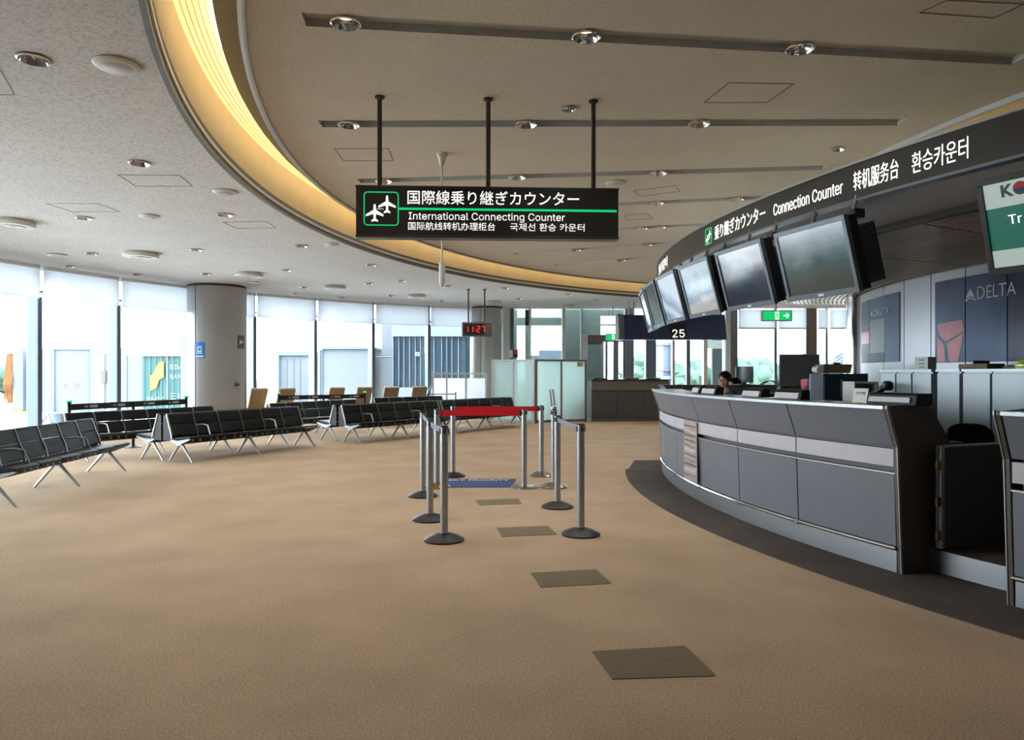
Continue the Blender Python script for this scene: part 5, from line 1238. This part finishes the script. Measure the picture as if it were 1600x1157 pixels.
# ------------------------------------------------------------------ outside: apron, jet bridges, far wing, trees
ZG = -4.2
ap = struct(MB().box((0, 150, ZG - .5), (900, 900, 1.0)).build('ground', 'apron')); ap['label'] = 'pale concrete apron outside the windows'
gr = struct(MB().box((60, 260, ZG - .45), (700, 300, 1.0)).build('ground_grass', 'grass')); gr['label'] = 'pale grass strip below the far trees'
def out_box(par, pa, pb, ya, yb, Y, dep, m_, name, bev=.02):
    x0, x1 = X(pa, Y), X(pb, Y); z0, z1 = EYE - (yb - YH) / F * Y, EYE - (ya - YH) / F * Y
    return MB().box(((x0 + x1) / 2, Y + dep / 2, (z0 + z1) / 2), (x1 - x0, dep, z1 - z0)).build(name, m_, par, bevel=bev)
def legs(par, pxs, Y, z1, r=.35):
    for p in pxs: MB().lathe([(r, ZG), (r, z1)], 12, (X(p, Y), Y + 1.2, 0)).build('support_leg', 'jet_blue', par, True)
YJ = 34.0
j1 = thing('jet_bridge', 'white jet bridge with orange canvas hood, first window bays', 'jet bridge', (X(100, YJ), YJ, ZG))
out_box(j1, 54, 82, 546, 645, YJ, 5, 'jet_blue', 'rotunda'); out_box(j1, 83, 140, 547, 645, YJ, 5, 'jet_white', 'tunnel'); out_box(j1, 140, 172, 543, 645, YJ - .3, 5, 'jet_white', 'cab')
out_box(j1, 83, 141, 543, 547, YJ - .1, 5.2, 'jet_blue', 'roof_edge'); out_box(j1, 147, 163, 553, 640, YJ - .36, .06, 'white_out', 'service_door'); out_box(j1, 157, 164.5, 579, 599, YJ - .42, .06, 'counter_far', 'door_window'); out_box(j1, 82, 84, 547, 645, YJ - .1, .1, 'mullion', 'joint_post'); out_box(j1, 83, 172, 644, 647, YJ - .1, 5, 'mullion', 'floor_edge')
for i in range(9): out_box(j1, 95 + i * 3.2, 96 + i * 3.2, 599, 608, YJ - .05, .05, 'soffit', 'vent_slot', 0)
out_box(j1, 20, 36, 552, 640, YJ, 4, 'jet_blue', 'hood_frame'); out_box(j1, 7, 36, 545, 552, YJ, 4, 'jet_blue', 'hood_top')
for i in range(5): MB().tube([(X(8.5 + i * 2.6, YJ), YJ + .2, EYE - (553 - YH) / F * YJ), (X(9.3 + i * 2.4, YJ), YJ - .1, 1.0), (X(8 + i * 2.6, YJ), YJ + .2, .3), (X(10 + i * 2.2, YJ), YJ + .2, EYE - (630 - YH) / F * YJ)], .07, 8).build('canvas_fold', 'canvas', j1, True)
out_box(j1, 20, 35, 640, 644, YJ, 3, 'jet_yel', 'bumper'); legs(j1, (70, 120), YJ, -.3)
MB().tube([(X(60, YJ), YJ, -1.0), (X(86, YJ), YJ - .5, -.4), (X(100, YJ), YJ - .5, -1.6)], .08, 8).build('strut', 'mullion_d', j1, True)
YT = 30.0
j2 = thing('jet_bridge', 'teal corrugated jet bridge with yellow logo and bank lettering', 'jet bridge', (X(255, YT), YT, ZG))
out_box(j2, 187, 223, 549, 640, YT + .1, 4, 'jet_white', 'end_bay'); out_box(j2, 196, 198, 556, 640, YT + .05, .1, 'jet_blue', 'joint_post')
x0, x1 = X(223, YT), X(300, YT); zb, zt = EYE - (640 - YH) / F * YT, EYE - (557 - YH) / F * YT
n = 34; v = []
for i in range(n + 1):
    dd = .05 if (i // 2) % 2 else 0; x = x0 + (x1 - x0) * i / n; v += [(x, YT + dd, zb), (x, YT + dd, zt)]
v += [(x1, YT + 4, zb), (x1, YT + 4, zt), (x0, YT + 4, zb), (x0, YT + 4, zt)]
m2 = (len(v)) // 2; MB().add(v, [(2 * i, 2 * ((i + 1) % m2), 2 * ((i + 1) % m2) + 1, 2 * i + 1) for i in range(m2)]).build('corrugated_side', 'jet_teal', j2)
out_box(j2, 221, 302, 552, 557, YT - .1, 4.2, 'white_out', 'roof_edge'); out_box(j2, 260.5, 261.6, 557, 640, YT - .06, .05, 'white_out', 'divider')
def tp(px, py): return (X(px, YT - .05), YT - .05, EYE - (py - YH) / F * (YT - .05))
lg = [tp(*q) for q in ((235, 587), (239.5, 585), (245.5, 571), (249, 566.5), (256, 565), (256, 590), (249.5, 593), (244, 607), (235, 611.5))]
nl = len(lg); MB().add(lg + [(p[0], p[1] - .02, p[2]) for p in lg], [tuple(range(nl)), tuple(range(nl, 2 * nl))] + [(i, (i + 1) % nl, nl + (i + 1) % nl, nl + i) for i in range(nl)]).build('yellow_logo', 'jet_yel', j2)
kx = YT / F
text_on('SIM', 10.5 * kx * 1.35, tp(265.5, 577.5), (1, 0, 0), (0, 0, 1), 'white_out', j2, width=18 * kx); text_on('BAN', 9.5 * kx * 1.35, tp(266, 592), (1, 0, 0), (0, 0, 1), 'white_out', j2, width=18 * kx)
text_on('SMIC', 9 * kx * 1.35, tp(229, 627), (1, 0, 0), (0, 0, 1), 'white_out', j2, width=29 * kx); text_on('三井', 13 * kx, tp(266, 624.5), (1, 0, 0), (0, 0, 1), 'white_out', j2, width=20 * kx)
legs(j2, (240, 290), YT, -.3)
out_box(j2, 205, 230, 641, 647, YT + 1, 2, 'jet_yel', 'bumper')
j3 = thing('jet_bridge', 'white jet bridge beyond the bays right of the thick pillar', 'jet bridge', (X(455, 38), 38, ZG))
out_box(j3, 436, 482, 556, 640, 38, 4, 'jet_white', 'tunnel'); out_box(j3, 434, 482, 549, 556, 37.8, 4.3, 'jet_blue', 'roof_edge'); out_box(j3, 433, 436, 549, 640, 37.8, .2, 'jet_blue', 'corner_post'); legs(j3, (450, 470), 38, -.3)
for p in (447, 458, 468): out_box(j3, p, p + .8, 562, 640, 37.95, .05, 'jet_blue', 'panel_joint', 0)
j4 = thing('jet_bridge', 'broad white jet bridge cab seen behind the beige chairs', 'jet bridge', (X(540, 33), 33, ZG))
out_box(j4, 504, 577, 546, 640, 33, 4, 'jet_white', 'tunnel'); out_box(j4, 500, 578, 541.5, 546, 32.8, 4.3, 'jet_blue', 'roof_edge'); out_box(j4, 502, 503.3, 546, 640, 32.9, .1, 'mullion', 'corner_post'); legs(j4, (520, 560), 33, -.3)
out_box(j4, 497, 501, 547, 640, 33, 2, 'jet_blue', 'side_bay'); out_box(j4, 596, 618, 500, 640, 34, 3, 'jet_white', 'panel_bay'); out_box(j4, 587, 618, 557, 558, 33.95, .05, 'mullion', 'panel_joint', 0)
mt = thing('light_mast', 'pale lighting mast outside behind the teal jet bridge', 'mast', (X(254, 60), 60, ZG))
MB().lathe([(.35, ZG), (.22, 14)], 12, (X(254, 60), 60, 0)).build('mast_pole', 'jet_white', mt, True); MB().box((X(254, 60), 60, 8), (1.2, .5, .5)).build('lamp_head', 'jet_blue', mt, bevel=.05)
# dark glazed wing of the terminal
wg = thing('terminal_wing', 'dark glazed wing of the terminal seen past the clock', 'building', (X(670, 31), 31, ZG))
YW = 31.0
out_box(wg, 612, 735, 606, 760, YW, 3, 'jet_white', 'base_wall'); out_box(wg, 612, 735, 505, 526, YW, 3, 'jet_blue', 'head_wall'); out_box(wg, 612, 735, 470, 505, YW + .3, 3, 'jet_white', 'parapet')
out_box(wg, 613, 735, 526, 606, YW + .8, .3, 'dglass', 'recess_back')
ks = [614, 623, 631, 640, 649, 657, 668, 678, 690, 698, 706, 716, 728]
for i, (p, q) in enumerate(zip(ks[:-1], ks[1:])):
    out_box(wg, p + .8, q - .8, 526, 606, YW + .35, .04, 'dglass', 'pane', 0); out_box(wg, p - .5, p + .5, 526, 606, YW + .2, .2, 'jet_blue' if i % 3 else 'mullion_d', 'mullion', 0)
t = thing('exit_sign', 'tiny green exit light inside the dark glazed wing', 'exit sign', (X(652, YW), YW, 3.8)); out_box(t, 649, 655, 551, 556.5, YW + .1, .08, 'white', 'case', .01); out_box(t, 649.6, 654.4, 551.8, 555.7, YW + .06, .04, 'exit', 'green_face', 0)
# far side: lift tower and stair rails outside the far windows, trees
j5 = thing('service_tower', 'grey service tower outside the window below the 25 sign', 'tower', (X(1045, 40), 40, ZG))
out_box(j5, 1036, 1048, 534, 640, 40, 2, 'mullion_d', 'shaft'); out_box(j5, 1024, 1050, 538, 540, 39.8, 2, 'jet_white', 'platform'); out_box(j5, 1024, 1052, 578, 580, 39.8, 2, 'jet_white', 'platform'); out_box(j5, 1049, 1052, 535, 640, 39.6, .4, 'jet_white', 'ladder_rail'); out_box(j5, 1024, 1052, 588, 596, 39.7, 2, 'mullion_d', 'skirt')
legs(j5, (1042,), 40, -1)
sr = thing('stair_rails', 'sloping dark stair rails outside the far window', 'handrail', (X(1299, 30), 30, ZG))
for (pa, ya, pb, yb) in ((1280, 573, 1318, 550), (1296, 570, 1318, 554), (1300, 571, 1318, 560)):
    MB().tube([at(pa - 8, ya + 5, 30), at(pb + 6, yb - 4, 30)], .06, 8).build('rail', 'mullion_d', sr, True)
for p in (1284, 1316): MB().tube([at(p, 572 - (p - 1280) * .6, 30), (X(p, 30), 30, ZG)], .06, 8).build('post', 'mullion_d', sr, True)
def tree(x, y, h, r, label, i):
    t = thing('far_tree', label, 'tree', (x, y, ZG), group='trees beyond the grass')
    bm = bmesh.new(); rn = random.Random(i)
    for k in range(9):
        a = rn.uniform(0, 6.28); q = rn.uniform(0, .62); cz = rn.uniform(.28, .80); s = rn.uniform(.26, .42) * (1.15 - abs(cz - .5))
        mt_ = Matrix.Translation((q * r * cos(a), q * r * .6 * sin(a), h * cz)) @ Matrix.Diagonal((r * s * 1.7, r * s * 1.3, h * s * .62, 1))
        g = bmesh.ops.create_icosphere(bm, subdivisions=2, radius=1, matrix=mt_)
        for v_ in g['verts']: v_.co += Vector((rn.uniform(-.1, .1) * r, rn.uniform(-.1, .1) * r, rn.uniform(-.05, .05) * h))
    me = bpy.data.meshes.new('crown'); bm.to_mesh(me); bm.free(); link('crown', me, 'tree', t, True)
    MB().lathe([(.35, ZG), (.22, ZG + h * .5)], 8, (x, y, 0)).build('trunk', 'card', t, True)
ti = 0
for px, top in ((-20, 560), (8, 566), (990, 556), (1003, 552), (1016, 554), (1032, 553), (1060, 556), (1078, 554), (1098, 556), (1150, 555), (1166, 552), (1182, 554), (1198, 559), (1214, 560), (1232, 563), (1250, 561), (1280, 566), (1300, 564), (1318, 567)):
    Y = 150 + 8 * (ti % 3); h = EYE - (top - YH) / F * Y - ZG
    tree(X(px, Y), Y, h, 3.0 + .5 * (ti % 4), 'pale far tree, %s from the left beyond the apron' % (ORD[ti] if ti < 18 else 'last'), ti); ti += 1
